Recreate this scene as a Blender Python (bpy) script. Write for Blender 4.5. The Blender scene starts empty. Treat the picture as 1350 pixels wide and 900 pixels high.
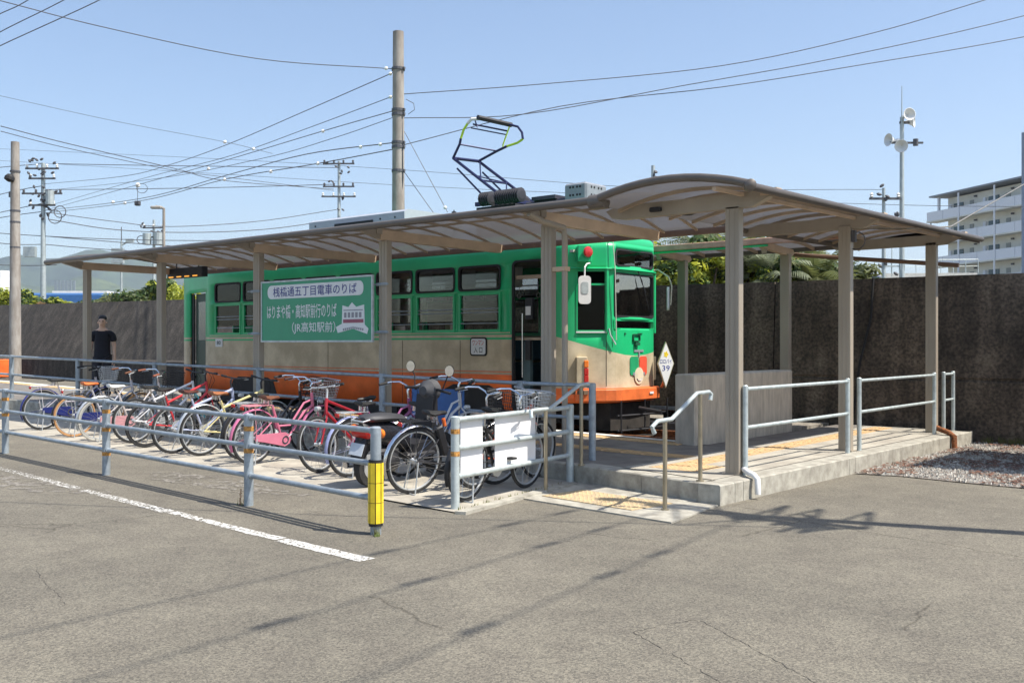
import bpy, math, random
from mathutils import Vector, Matrix, noise as mnoise
R = math.radians
rnd = random.Random(7)
SC = bpy.context.scene
COL = SC.collection
# ------------------------------------------------------------------ camera, sky, sun, exposure
cd = bpy.data.cameras.new('camera'); CAM = bpy.data.objects.new('camera', cd); COL.objects.link(CAM)
CAM.location = (4.908, -9.436, 1.55); CAM.rotation_euler = (R(90), 0, R(40.04))
cd.sensor_width = 36; cd.lens = 36*1315/1350; cd.shift_y = 4/1350; cd.clip_start = .05; cd.clip_end = 9000
SC.camera = CAM
SUN_AZ = (.952, .306); SUN_EL = R(57.5)
world = bpy.data.worlds.new("World"); SC.world = world; world.use_nodes = True
nt = world.node_tree; bg = nt.nodes['Background']
sky = nt.nodes.new('ShaderNodeTexSky'); sky.sky_type = 'NISHITA'; sky.sun_disc = False
sky.sun_elevation = SUN_EL; sky.sun_rotation = math.atan2(SUN_AZ[0], SUN_AZ[1])
sky.air_density = 1.0; sky.dust_density = 1.2; sky.ozone_density = 1.6; sky.altitude = 0
nt.links.new(sky.outputs[0], bg.inputs[0]); bg.inputs[1].default_value = .12
sl = bpy.data.lights.new('sun', 'SUN'); sl.energy = 4.6; sl.angle = R(.5); sl.color = (1, .94, .84)
so = bpy.data.objects.new('sun', sl); COL.objects.link(so)
sd = Vector((SUN_AZ[0]*math.cos(SUN_EL), SUN_AZ[1]*math.cos(SUN_EL), math.sin(SUN_EL)))
so.rotation_euler = sd.to_track_quat('Z', 'Y').to_euler(); so.location = (20, -5, 30)
vs = SC.view_settings; vs.view_transform = 'Standard'; vs.look = 'None'; vs.gamma = 1; vs.exposure = .75
SC.cycles.max_bounces = 8; SC.cycles.transparent_max_bounces = 24
SC.cycles.volume_bounces = 0

# ------------------------------------------------------------------ materials
MATS = {}
def mat(name, c, rough=.6, metal=0., var=.12, scale=6., bump=0., bscale=60., alt=None, altf=.5, spec=.5, stretch=None, detail=6.):
    if name in MATS: return MATS[name]
    m = bpy.data.materials.new(name); m.use_nodes = True; n = m.node_tree; b = n.nodes['Principled BSDF']
    b.inputs['Roughness'].default_value = rough; b.inputs['Metallic'].default_value = metal
    b.inputs['Specular IOR Level'].default_value = spec
    tc = n.nodes.new('ShaderNodeTexCoord'); mp = n.nodes.new('ShaderNodeMapping'); n.links.new(tc.outputs['Object'], mp.inputs[0])
    if stretch: mp.inputs['Scale'].default_value = stretch
    nz = n.nodes.new('ShaderNodeTexNoise'); nz.inputs['Scale'].default_value = scale; nz.inputs['Detail'].default_value = detail
    nz.inputs['Roughness'].default_value = .62
    n.links.new(mp.outputs[0], nz.inputs['Vector'])
    cr = n.nodes.new('ShaderNodeValToRGB'); n.links.new(nz.outputs['Fac'], cr.inputs[0])
    a = alt or [x*(1-var*1.6) for x in c]
    cr.color_ramp.elements[0].position = .5-.2*(1 if alt is None else altf); cr.color_ramp.elements[1].position = .66
    cr.color_ramp.elements[0].color = (*a, 1); cr.color_ramp.elements[1].color = (*[min(1, x*(1+var*.4)) for x in c], 1)
    n.links.new(cr.outputs[0], b.inputs['Base Color'])
    if bump:
        n2 = n.nodes.new('ShaderNodeTexNoise'); n2.inputs['Scale'].default_value = bscale; n2.inputs['Detail'].default_value = 4
        n.links.new(tc.outputs['Object'], n2.inputs['Vector'])
        bp = n.nodes.new('ShaderNodeBump'); bp.inputs['Strength'].default_value = bump; bp.inputs['Distance'].default_value = .01
        n.links.new(n2.outputs['Fac'], bp.inputs['Height']); n.links.new(bp.outputs[0], b.inputs['Normal'])
    MATS[name] = m; return m
def nodes_of(m): return m.node_tree.nodes, m.node_tree.links, m.node_tree.nodes['Principled BSDF']

GREEN = (.015, .46, .17); CREAM = (.62, .53, .37); ORANGE = (.83, .17, .035)
M_green = mat('tram_green_paint', GREEN, .3, var=.13, scale=1.3, bump=.12, bscale=2.2)
M_cream = mat('tram_cream_paint', CREAM, .40, var=.16, scale=1.8, alt=(.44, .36, .235), bump=.12, bscale=2.2)
M_orange = mat('tram_orange_paint', ORANGE, .38, var=.2, scale=2, bump=.1, bscale=2.2)
M_black = mat('black_rubber', (.015, .015, .016), .7)
M_tyre = mat('tyre_rubber', (.03, .03, .031), .85, var=.3, scale=20)
M_dark = mat('dark_metal', (.03, .03, .034), .5, metal=.3)
M_under = mat('underframe_grime', (.035, .03, .026), .9, var=.4)
M_col = mat('canopy_paint', (.365, .315, .25), .5, metal=.1, var=.1, scale=2.5, stretch=(1, 1, .3))
M_beam = mat('beam_paint', (.60, .45, .31), .5, var=.12, scale=3)
M_rib = mat('rib_paint', (.44, .34, .24), .55, var=.14, scale=4)
M_eave = mat('eave_gutter', (.145, .125, .107), .42, metal=.2, var=.12, scale=3)
M_galv = mat('galvanised_paint', (.35, .40, .44), .5, metal=.35, var=.2, scale=9, bump=.1)
M_galvlt = mat('galvanised_light', (.52, .58, .58), .5, metal=.3, var=.18, scale=9)
M_steel = mat('stained_steel', (.38, .33, .24), .35, metal=.6, var=.2, scale=5)
M_chrome = mat('chrome', (.78, .78, .8), .18, metal=1, var=.04)
M_silver = mat('silver_paint', (.6, .62, .63), .35, metal=.5, var=.06)
M_white = mat('white_paint', (.78, .78, .76), .45, var=.06)
M_wht2 = mat('white_board', (.82, .82, .83), .5, var=.07, scale=1.5)
M_red = mat('red_plastic', (.55, .02, .015), .25, var=.05)
M_yel = mat('yellow_plastic', (.85, .62, .03), .4, var=.12, scale=12)
M_rust = mat('rust', (.28, .1, .035), .9, var=.5, scale=25)
M_conc = mat('concrete', (.42, .40, .34), .9, var=.2, scale=7, alt=(.27, .25, .21), altf=.7, bump=.5, bscale=90)
M_concd = mat('concrete_old', (.33, .30, .25), .92, var=.25, scale=9, alt=(.17, .15, .125), altf=.6, bump=.7, bscale=70, stretch=(1, 1, .5))
M_slab = mat('bike_slab', (.43, .40, .335), .93, var=.15, scale=3, alt=(.33, .30, .25), bump=.3, bscale=120)
M_wood = mat('bench_wood', (.36, .17, .06), .7, var=.35, scale=20, stretch=(.2, 3, 3))
M_glowlamp = None
def glass(name, tint, rough=.03, refl=(1, 1, 1), extra=.0, ior=1.5):
    m = bpy.data.materials.new(name); m.use_nodes = True; n = m.node_tree; n.nodes.clear()
    o = n.nodes.new('ShaderNodeOutputMaterial'); t = n.nodes.new('ShaderNodeBsdfTransparent'); g = n.nodes.new('ShaderNodeBsdfGlossy')
    t.inputs[0].default_value = (*tint, 1); g.inputs['Color'].default_value = (*refl, 1); g.inputs['Roughness'].default_value = rough
    f = n.nodes.new('ShaderNodeFresnel'); f.inputs[0].default_value = ior; mx = n.nodes.new('ShaderNodeMixShader')
    ad = n.nodes.new('ShaderNodeMath'); ad.operation = 'ADD'; ad.inputs[1].default_value = extra
    n.links.new(f.outputs[0], ad.inputs[0]); n.links.new(ad.outputs[0], mx.inputs[0])
    n.links.new(t.outputs[0], mx.inputs[1]); n.links.new(g.outputs[0], mx.inputs[2]); n.links.new(mx.outputs[0], o.inputs[0]); MATS[name] = m; return m
M_glass = glass('tram_glass', (.55, .56, .55), extra=.0, ior=1.38)
M_glcab = glass('cab_glass', (.22, .25, .23), extra=.0, ior=1.22)
M_gldark = glass('smoked_glass', (.6, .62, .61), extra=.10, ior=1.3)
M_glwind = glass('windscreen_glass', (.6, .62, .61), extra=.22, ior=1.4)
M_mirror = mat('mirror_glass', (.9, .92, .95), .02, metal=1, var=.0)
def emis(name, c, s):
    m = mat(name, c, .4); n, l, b = nodes_of(m); b.inputs['Emission Color'].default_value = (*c, 1); b.inputs['Emission Strength'].default_value = s; return m
M_led = emis('led_amber', (1, .42, .06), .7)
# canopy roofing: translucent smoked polycarbonate
M_poly = bpy.data.materials.new('polycarbonate'); M_poly.use_nodes = True
_n = M_poly.node_tree; _n.nodes.clear(); _o = _n.nodes.new('ShaderNodeOutputMaterial')
_d = _n.nodes.new('ShaderNodeBsdfDiffuse'); _t = _n.nodes.new('ShaderNodeBsdfTranslucent'); _p = _n.nodes.new('ShaderNodeBsdfTransparent')
_tc = _n.nodes.new('ShaderNodeTexCoord'); _nz = _n.nodes.new('ShaderNodeTexNoise'); _nz.inputs['Scale'].default_value = 1.3; _nz.inputs['Detail'].default_value = 5
_cr = _n.nodes.new('ShaderNodeValToRGB'); _cr.color_ramp.elements[0].color = (.27, .25, .235, 1); _cr.color_ramp.elements[1].color = (.37, .355, .35, 1)
_n.links.new(_tc.outputs['Object'], _nz.inputs['Vector']); _n.links.new(_nz.outputs['Fac'], _cr.inputs[0])
_n.links.new(_cr.outputs[0], _t.inputs[0]); _n.links.new(_cr.outputs[0], _d.inputs[0]); _p.inputs[0].default_value = (.50, .53, .58, 1)
_m1 = _n.nodes.new('ShaderNodeMixShader'); _m1.inputs[0].default_value = .5; _m2 = _n.nodes.new('ShaderNodeMixShader'); _m2.inputs[0].default_value = .34
_n.links.new(_d.outputs[0], _m1.inputs[1]); _n.links.new(_t.outputs[0], _m1.inputs[2]); _n.links.new(_m1.outputs[0], _m2.inputs[1]); _n.links.new(_p.outputs[0], _m2.inputs[2]); _n.links.new(_m2.outputs[0], _o.inputs[0])

# ------------------------------------------------------------------ mesh helpers
class MB:
    def __init__(s): s.v = []; s.f = []; s.mi = []; s.cur = 0
    def add(s, vs, fs, mi=None):
        b = len(s.v); s.v += [tuple(x) for x in vs]; s.f += [tuple(i+b for i in f) for f in fs]; s.mi += [s.cur if mi is None else mi]*len(fs); return s
    def box(s, c, d, rot=None, mi=None, bev=0):
        x, y, z = (d[0]/2, d[1]/2, d[2]/2)
        if bev and min(x, y, z) > bev*1.2:
            vs = []; b = bev
            for sx in (-1, 1):
                for sy in (-1, 1):
                    for sz in (-1, 1):
                        vs += [(sx*x, sy*(y-b), sz*(z-b)), (sx*(x-b), sy*y, sz*(z-b)), (sx*(x-b), sy*(y-b), sz*z)]
            fs = []
            I = lambda sx, sy, sz, k: (((sx > 0)*2+(sy > 0))*2+(sz > 0))*3+k
            for sg in (-1, 1):
                o = lambda q: q if sg > 0 else q[::-1]
                fs.append(o([I(sg, -1, -1, 0), I(sg, 1, -1, 0), I(sg, 1, 1, 0), I(sg, -1, 1, 0)]))
                fs.append(o([I(1, sg, -1, 1), I(-1, sg, -1, 1), I(-1, sg, 1, 1), I(1, sg, 1, 1)]))
                fs.append(o([I(-1, -1, sg, 2), I(1, -1, sg, 2), I(1, 1, sg, 2), I(-1, 1, sg, 2)]))
                for t in (-1, 1):
                    fs.append([I(sg, t, -1, 0), I(sg, t, 1, 0), I(sg, t, 1, 1), I(sg, t, -1, 1)])
                    fs.append([I(sg, -1, t, 0), I(sg, 1, t, 0), I(sg, 1, t, 2), I(sg, -1, t, 2)])
                    fs.append([I(-1, sg, t, 1), I(1, sg, t, 1), I(1, sg, t, 2), I(-1, sg, t, 2)])
                    for u in (-1, 1): fs.append([I(sg, t, u, 0), I(sg, t, u, 1), I(sg, t, u, 2)])
        else:
            vs = [(-x, -y, -z), (x, -y, -z), (x, y, -z), (-x, y, -z), (-x, -y, z), (x, -y, z), (x, y, z), (-x, y, z)]
            fs = [(0, 3, 2, 1), (4, 5, 6, 7), (0, 1, 5, 4), (1, 2, 6, 5), (2, 3, 7, 6), (3, 0, 4, 7)]
        if rot is not None:
            m = rot if isinstance(rot, Matrix) else Matrix.Rotation(rot, 3, 'Z'); vs = [m @ Vector(q) for q in vs]
        return s.add([(q[0]+c[0], q[1]+c[1], q[2]+c[2]) for q in vs], fs, mi)
    def b2(s, a, b, mi=None, bev=0):
        return s.box([(a[i]+b[i])/2 for i in range(3)], [abs(b[i]-a[i]) for i in range(3)], None, mi, bev)
    def tube(s, pts, r, n=8, mi=None, cap=True, closed=False):
        P = [Vector(p) for p in pts]; m = len(P); rs = r if isinstance(r, (list, tuple)) else [r]*m
        vs = []; fs = []; pu = None
        for i, p in enumerate(P):
            if closed: t = (P[(i+1) % m]-P[i-1])
            else: t = (P[min(i+1, m-1)]-P[max(i-1, 0)])
            t.normalize()
            if pu is None: pu = t.cross(Vector((0, 0, 1)) if abs(t.z) < .9 else Vector((0, 1, 0)))
            u = (pu-t*pu.dot(t)); u.normalize(); pu = u; w = t.cross(u)
            for k in range(n):
                a = 2*math.pi*k/n; vs.append(p+(u*math.cos(a)+w*math.sin(a))*rs[i])
        for i in range(m if closed else m-1):
            j = (i+1) % m
            for k in range(n): fs.append((i*n+k, i*n+(k+1) % n, j*n+(k+1) % n, j*n+k))
        if cap and not closed: fs += [tuple(range(n))[::-1], tuple((m-1)*n+k for k in range(n))]
        return s.add(vs, fs, mi)
    def lathe(s, prof, o=(0, 0, 0), axis=(0, 0, 1), n=16, mi=None):
        ax = Vector(axis).normalized(); u = ax.cross(Vector((0, 0, 1)) if abs(ax.z) < .9 else Vector((1, 0, 0))).normalized(); w = ax.cross(u); O = Vector(o)
        vs = []; fs = []
        for r, h in prof:
            for k in range(n):
                a = 2*math.pi*k/n; vs.append(O+ax*h+(u*math.cos(a)+w*math.sin(a))*max(r, 1e-4))
        for i in range(len(prof)-1):
            for k in range(n): fs.append((i*n+k, i*n+(k+1) % n, (i+1)*n+(k+1) % n, (i+1)*n+k))
        fs += [tuple(range(n))[::-1], tuple((len(prof)-1)*n+k for k in range(n))]
        return s.add(vs, fs, mi)
    def prism(s, poly, a, b, plane='xz', mi=None):
        """poly in the plane, extruded along the third axis from a to b"""
        def P(p, h): return {'xz': (p[0], h, p[1]), 'yz': (h, p[0], p[1]), 'xy': (p[0], p[1], h)}[plane]
        n = len(poly); vs = [P(p, a) for p in poly]+[P(p, b) for p in poly]
        fs = [tuple(range(n))[::-1], tuple(range(n, 2*n))]+[(i, (i+1) % n, n+(i+1) % n, n+i) for i in range(n)]
        return s.add(vs, fs, mi)
    def ring(s, outer, inner, a, b, plane='xz', mi=None):
        def P(p, h): return {'xz': (p[0], h, p[1]), 'yz': (h, p[0], p[1]), 'xy': (p[0], p[1], h)}[plane]
        n = len(outer); vs = [P(p, a) for p in outer]+[P(p, a) for p in inner]+[P(p, b) for p in outer]+[P(p, b) for p in inner]; fs = []
        for i in range(n):
            j = (i+1) % n
            fs += [(i, j, n+j, n+i), (2*n+i, 2*n+j, 3*n+j, 3*n+i), (i, j, 2*n+j, 2*n+i), (n+i, n+j, 3*n+j, 3*n+i)]
        return s.add(vs, fs, mi)
    def xf(s, m, start=0):
        s.v = s.v[:start]+[tuple(m @ Vector(q)) for q in s.v[start:]]; return s
def rrect(x0, x1, z0, z1, r, n=4):
    o = []
    for cx, cz, a0 in ((x1-r, z1-r, 0), (x0+r, z1-r, 90), (x0+r, z0+r, 180), (x1-r, z0+r, 270)):
        for k in range(n+1):
            a = R(a0+90*k/n); o.append((cx+r*math.cos(a), cz+r*math.sin(a)))
    return o
def circ(cx, cz, r, n=16): return [(cx+r*math.cos(2*math.pi*k/n), cz+r*math.sin(2*math.pi*k/n)) for k in range(n)]
def wloc(o):
    p = Vector((0, 0, 0))
    while o is not None: p += Vector(o.location); o = o.parent
    return p
def build(name, mb, m, parent=None, smooth=False, world=True, loc=None, label=None, shift=None):
    """links the collected shape as ONE mesh object; world=True: vertices were given in world metres"""
    me = bpy.data.meshes.new(name); off = Vector((0, 0, 0))
    if world and parent is not None: off = wloc(parent)
    if loc is not None: off = off+Vector(loc) if world else off
    vs = [(a-off.x, b-off.y, c-off.z) for a, b, c in mb.v]
    me.from_pydata(vs, [], mb.f)
    ms = m if isinstance(m, (list, tuple)) else [m]
    for q in ms: me.materials.append(q)
    if len(ms) > 1:
        me.polygons.foreach_set('material_index', mb.mi)
    if smooth:
        me.polygons.foreach_set('use_smooth', [True]*len(me.polygons))
        try: me.set_sharp_from_angle(angle=R(38))
        except Exception: pass
    me.update()
    o = bpy.data.objects.new(name, me); COL.objects.link(o)
    if loc is not None: o.location = loc
    if parent is not None: o.parent = parent
    if label: o['label'] = label
    return o
def link_mesh(name, me, parent=None, loc=(0, 0, 0), rot=(0, 0, 0)):
    o = bpy.data.objects.new(name, me); COL.objects.link(o); o.location = loc; o.rotation_euler = rot
    if parent is not None: o.parent = parent
    return o
def tag(o, label, cat, group=None):
    o['label'] = label; o['category'] = cat
    if group: o['group'] = group
    return o
def thing(name, label, cat, loc=(0, 0, 0), rz=0, group=None):
    o = bpy.data.objects.new(name, None); COL.objects.link(o); o.empty_display_size = .1
    o.location = loc; o.rotation_euler = (0, 0, rz); return tag(o, label, cat, group)
def single(name, mb, m, label, cat, group=None, base=None, smooth=False):
    o = build(name, mb, m, None, smooth, loc=base or (0, 0, 0)) if base else build(name, mb, m, None, smooth)
    return tag(o, label, cat, group)
def struct(name, mb, m, smooth=False):
    o = build(name, mb, m, None, smooth); o['kind'] = 'structure'; return o
def recalc(o):
    import bmesh
    b = bmesh.new(); b.from_mesh(o.data); bmesh.ops.remove_doubles(b, verts=b.verts, dist=1e-4); bmesh.ops.recalc_face_normals(b, faces=b.faces); b.to_mesh(o.data); b.free(); return o
def copy_tree(root, loc, rz=None, label=None, group=None):
    r = root.copy(); COL.objects.link(r); r.location = loc
    if rz is not None: r.rotation_euler = (0, 0, rz)
    if label: r['label'] = label
    if group: r['group'] = group
    for ch in list(root.children):
        c = ch.copy(); COL.objects.link(c); c.parent = r
        for g in list(ch.children):
            d = g.copy(); COL.objects.link(d); d.parent = c
    return r
def text_mesh(txt, x0, x1, z0, z1, thick=.004, bold=.0):
    """lettering as MB in plane xz at y=0 (front towards -y), stretched to the given box"""
    cu = bpy.data.curves.new('lettering', 'FONT'); cu.body = txt; cu.size = 1; cu.extrude = 0; cu.offset = bold*.5; cu.resolution_u = 2
    ob = bpy.data.objects.new('lettering', cu); COL.objects.link(ob)
    dg = bpy.context.evaluated_depsgraph_get(); me = bpy.data.meshes.new_from_object(ob.evaluated_get(dg))
    vs = [tuple(v.co) for v in me.vertices]; fs = [tuple(p.vertices) for p in me.polygons]
    bpy.data.objects.remove(ob); bpy.data.meshes.remove(me)
    ax = min(v[0] for v in vs); bx = max(v[0] for v in vs); ay = min(v[1] for v in vs); by = max(v[1] for v in vs)
    mb = MB(); T = [(x0+(v[0]-ax)/(bx-ax)*(x1-x0), 0, z0+(v[1]-ay)/(by-ay)*(z1-z0)) for v in vs]
    mb.add(T, fs); return mb
def zg(u): return .010*max(0, -2-u)
def zp(u): return .2+.0155*max(0, -1.8-u)
# ------------------------------------------------------------------ ground, asphalt, platform, walls
M_asph = mat('asphalt', (.176, .161, .132), .93, var=.12, scale=.45, alt=(.145, .133, .110), bump=.55, bscale=170)
n, l, b = nodes_of(M_asph)
tc = [q for q in n if q.type == 'TEX_COORD'][0]; base = [q for q in n if q.type == 'VALTORGB'][0]
sp = n.new('ShaderNodeTexVoronoi'); sp.inputs['Scale'].default_value = 105; l.new(tc.outputs['Object'], sp.inputs['Vector'])
spr = n.new('ShaderNodeValToRGB'); l.new(sp.outputs['Color'], spr.inputs[0]); e = spr.color_ramp.elements
e[0].position = .15; e[0].color = (.5, .5, .5, 1); e[1].position = .9; e[1].color = (1.55, 1.52, 1.45, 1)
mu = n.new('ShaderNodeMix'); mu.data_type = 'RGBA'; mu.blend_type = 'MULTIPLY'; mu.inputs[0].default_value = .8
l.new(base.outputs[0], mu.inputs[6]); l.new(spr.outputs[0], mu.inputs[7])
mp2 = n.new('ShaderNodeTexNoise'); mp2.inputs['Scale'].default_value = 2.6; mp2.inputs['Detail'].default_value = 9; mp2.inputs['Roughness'].default_value = .7; l.new(tc.outputs['Object'], mp2.inputs['Vector'])
r2 = n.new('ShaderNodeValToRGB'); r2.color_ramp.elements[0].position = .38; r2.color_ramp.elements[0].color = (.86, .85, .84, 1); r2.color_ramp.elements[1].position = .62; r2.color_ramp.elements[1].color = (1.06, 1.06, 1.03, 1)
l.new(mp2.outputs['Fac'], r2.inputs[0]); mu2 = n.new('ShaderNodeMix'); mu2.data_type = 'RGBA'; mu2.blend_type = 'MULTIPLY'; mu2.inputs[0].default_value = 1
l.new(mu.outputs[2], mu2.inputs[6]); l.new(r2.outputs[0], mu2.inputs[7])
# hairline cracks
dn = n.new('ShaderNodeTexNoise'); dn.inputs['Scale'].default_value = 5; dn.inputs['Detail'].default_value = 9; l.new(tc.outputs['Object'], dn.inputs['Vector'])
mxv = n.new('ShaderNodeMix'); mxv.data_type = 'VECTOR'; mxv.inputs[0].default_value = .12; l.new(tc.outputs['Object'], mxv.inputs[4]); l.new(dn.outputs['Color'], mxv.inputs[5])
vc = n.new('ShaderNodeTexVoronoi'); vc.feature = 'DISTANCE_TO_EDGE'; vc.inputs['Scale'].default_value = .55; l.new(mxv.outputs[1], vc.inputs['Vector'])
cr = n.new('ShaderNodeValToRGB'); cr.color_ramp.elements[0].position = .0; cr.color_ramp.elements[0].color = (.35, .33, .3, 1); cr.color_ramp.elements[1].position = .006; cr.color_ramp.elements[1].color = (1, 1, 1, 1)
l.new(vc.outputs['Distance'], cr.inputs[0])
cm = n.new('ShaderNodeTexNoise'); cm.inputs['Scale'].default_value = .35; l.new(tc.outputs['Object'], cm.inputs['Vector'])
cmr = n.new('ShaderNodeMath'); cmr.operation = 'GREATER_THAN'; cmr.inputs[1].default_value = .54; l.new(cm.outputs['Fac'], cmr.inputs[0])
cmm = n.new('ShaderNodeMath'); cmm.operation = 'MULTIPLY'; cmm.inputs[1].default_value = .7; l.new(cmr.outputs[0], cmm.inputs[0])
mu3 = n.new('ShaderNodeMix'); mu3.data_type = 'RGBA'; mu3.blend_type = 'MULTIPLY'; l.new(cmm.outputs[0], mu3.inputs[0]); l.new(mu2.outputs[2], mu3.inputs[6]); l.new(cr.outputs[0], mu3.inputs[7])
l.new(mu3.outputs[2], b.inputs['Base Color'])

M_soil = mat('distant_ground', (.16, .15, .11), .95, var=.3, scale=.05, bump=.1)
mb = MB(); mb.add([(-7000, -5000, -.06), (5000, -5000, -.06), (5000, 7000, -.06), (-7000, 7000, -.06)], [(0, 1, 2, 3)]); struct('ground', mb, M_soil)
mb = MB(); us = [-60, -30, -2, 40]
vs = []
for u in us: vs += [(u, -40, zg(u)), (u, 8, zg(u)), ]
mb.add(vs, [(2*i, 2*i+2, 2*i+3, 2*i+1) for i in range(3)]); asphalt = struct('asphalt_lot', mb, M_asph)
# lighter worn aggregate patches
M_patch = mat('worn_aggregate', (.27, .25, .215), .95, var=.3, scale=30, alt=(.15, .135, .115), altf=.3, bump=.6, bscale=120)
n, l, b = nodes_of(M_patch); nn = n.new('ShaderNodeTexNoise'); nn.inputs['Scale'].default_value = 9; nn.inputs['Detail'].default_value = 8; tcp = [q for q in n if q.type == 'TEX_COORD'][0]
l.new(tcp.outputs['Object'], nn.inputs['Vector']); gt = n.new('ShaderNodeMath'); gt.operation = 'GREATER_THAN'; gt.inputs[1].default_value = .53; l.new(nn.outputs['Fac'], gt.inputs[0]); l.new(gt.outputs[0], b.inputs['Alpha'])
def sheet(name, poly, dz, m, zf=zg):
    mb = MB(); mb.add([(x, y, zf(x)+dz) for x, y in poly], [tuple(range(len(poly)))]); return struct(name, mb, m)
def blob(cx, cy, rx, ry, rz, nn=26, k=.25, seed=0):
    o = []
    for i in range(nn):
        a = 2*math.pi*i/nn; q = 1+k*(mnoise.noise(Vector((math.cos(a)*1.7+seed, math.sin(a)*1.7, seed*.37)))*2)
        x, y = rx*math.cos(a)*q, ry*math.sin(a)*q; o.append((cx+x*math.cos(rz)-y*math.sin(rz), cy+x*math.sin(rz)+y*math.cos(rz)))
    return o
sheet('worn_patch', blob(-4.6, -3.15, 1.5, .28, .05, seed=2), .003, M_patch)
sheet('worn_patch', blob(-6.2, -4.55, 1.3, .3, .1, seed=5), .003, M_patch)
# painted line, worn
M_line = mat('worn_line_paint', (.74, .73, .69), .8, var=.15, scale=20, alt=(.55, .53, .49))
n, l, b = nodes_of(M_line); tcl = [q for q in n if q.type == 'TEX_COORD'][0]
na = n.new('ShaderNodeTexNoise'); na.inputs['Scale'].default_value = 34; na.inputs['Detail'].default_value = 6; na.inputs['Roughness'].default_value = .7; l.new(tcl.outputs['Object'], na.inputs['Vector'])
sx = n.new('ShaderNodeSeparateXYZ'); l.new(tcl.outputs['Object'], sx.inputs[0]); mr = n.new('ShaderNodeMapRange'); mr.inputs[1].default_value = -8; mr.inputs[2].default_value = -1.0; mr.inputs[3].default_value = .56; mr.inputs[4].default_value = .455
l.new(sx.outputs[0], mr.inputs[0]); gt = n.new('ShaderNodeMath'); gt.operation = 'GREATER_THAN'; l.new(na.outputs['Fac'], gt.inputs[0]); l.new(mr.outputs[0], gt.inputs[1]); l.new(gt.outputs[0], b.inputs['Alpha'])
def linepts(a, c, w0, w1, nseg=18, seed=0):
    A = Vector(a); B = Vector(c); d = (B-A).normalized(); q = Vector((-d.y, d.x)); up = []; dn = []
    for i in range(nseg+1):
        p = A.lerp(B, i/nseg); w = (w0+(w1-w0)*i/nseg)/2
        up.append(p+q*(w+rnd.uniform(-.008, .006))); dn.append(p-q*(w+rnd.uniform(-.008, .006)))
    return up+dn[::-1]
for a, c, w0, w1 in (((-16, -3.5), (-7.55, -4.19), .08, .09), ((-7.5, -4.195), (-5.35, -4.335), .11, .12), ((-5.2, -4.345), (-3.4, -4.455), .11, .13), ((-3.37, -4.44), (-1.62, -4.54), .11, .12), ((-1.58, -4.555), (-.5, -4.62), .13, .14)):
    sheet('painted_line', [tuple(p) for p in linepts(a, c, w0, w1)], .004, M_line)
# bike parking slab with edge kerb
slab = [(-1.35, -2.76), (-1.735, -.395), (-30, -.395), (-30, -2.15), (-9, -2.3), (-4.5, -2.5), (-3.3, -2.62)]
sheet('bicycle_parking_slab', slab[::-1], .012, M_slab)
mb = MB(); mb.prism([(-1.35, -2.80), (-1.25, -2.76), (-1.62, -.55), (-1.735, -.6)], -.02, .03, 'xy'); kb = struct('slab_edging', mb, M_conc)
# platform
PL = [(-40, -.38), (-1.78, -.38), (.275, -.83), (.285, -.50), (.34, 2.4), (.40, 7.1), (-.2, 7.15), (-1.25, 7.15), (-1.25, 5.45), (-1.9, 5.45), (-1.9, 2.78), (-40, 2.78)]
def platform(name, poly, thick=1):
    mb = MB(); t = [(x, y, zp(x)) for x, y in poly]; n = len(t)
    return t, n
cutu = [-40, -30, -20, -10, -5, -1.9]
M_plat = mat('platform_paving', (.21, .19, .165), .93, var=.2, scale=2.2, alt=(.15, .135, .12), bump=.4, bscale=140)
mb = MB()
pts = [(-40, -.26), (-20, -.26), (-10, -.26), (-1.9, -.26), (.14, -.55), (.23, 7.0), (-1.75, 7.0), (-1.75, 5.4), (-1.75, 2.6), (-1.9, 2.6), (-10, 2.6), (-20, 2.6), (-40, 2.6)]
tp = [(x, y, zp(x)-.004) for x, y in pts]; bt = [(x, y, -.2) for x, y in pts]; nn = len(pts)
mb.add(tp+bt, [(0, 1, 11, 12), (1, 2, 10, 11), (2, 3, 9, 10), (3, 4, 8, 9), (4, 5, 7, 8), (5, 6, 7)]+[(i, nn+i, nn+(i+1) % nn, (i+1) % nn) for i in range(nn)])
plat = struct('platform', mb, M_plat)
def kerb(a, c, w, zt=None, zb=-.1, side=1, name='kerb_stone'):
    """a concrete edging stone from a to c, width w to the left of a->c (side=1)"""
    A = Vector(a); B = Vector(c); d = (B-A).normalized(); q = Vector((-d.y, d.x))*w*side; g = d*.004; ch = .012; qn = q.normalized()
    mb = MB(); vs = []
    for p in (A+g, B-g):
        z = (zp(p.x)) if zt is None else zt
        for x, zz in ((p, zb), (p+q, zb), (p+q, z), (p+qn*ch, z), (p, z-ch)): vs.append((x.x, x.y, zz))
    mb.add(vs, [(0, 1, 2, 3, 4), (9, 8, 7, 6, 5)]+[(i, 5+i, 5+(i+1) % 5, (i+1) % 5) for i in range(5)])
    return recalc(build(name, mb, M_conc, plat))
u = -1.78
while u > -36:
    kerb((u-1.0, -.38), (u, -.38), .12); u -= 1.0
for a, c in (((-1.78, -.385), (-.75, -.61)), ((-.75, -.61), (.035, -.78))): kerb(a, c, .26)
for a, c in (((.28, -.83), (.285, -.53)), ((.285, -.53), (.29, -.36)), ((.29, -.36), (.34, 2.25)), ((.34, 2.25), (.345, 2.43)), ((.345, 2.43), (.385, 6.0)), ((.385, 6.06), (.40, 7.1))): kerb(a, c, .24)
u = -1.9
while u > -36:
    kerb((u, 2.78), (u-1.0, 2.78), .2, zb=-.1); u -= 1
kerb((.40, 7.12), (-1.7, 7.12), .15)
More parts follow.
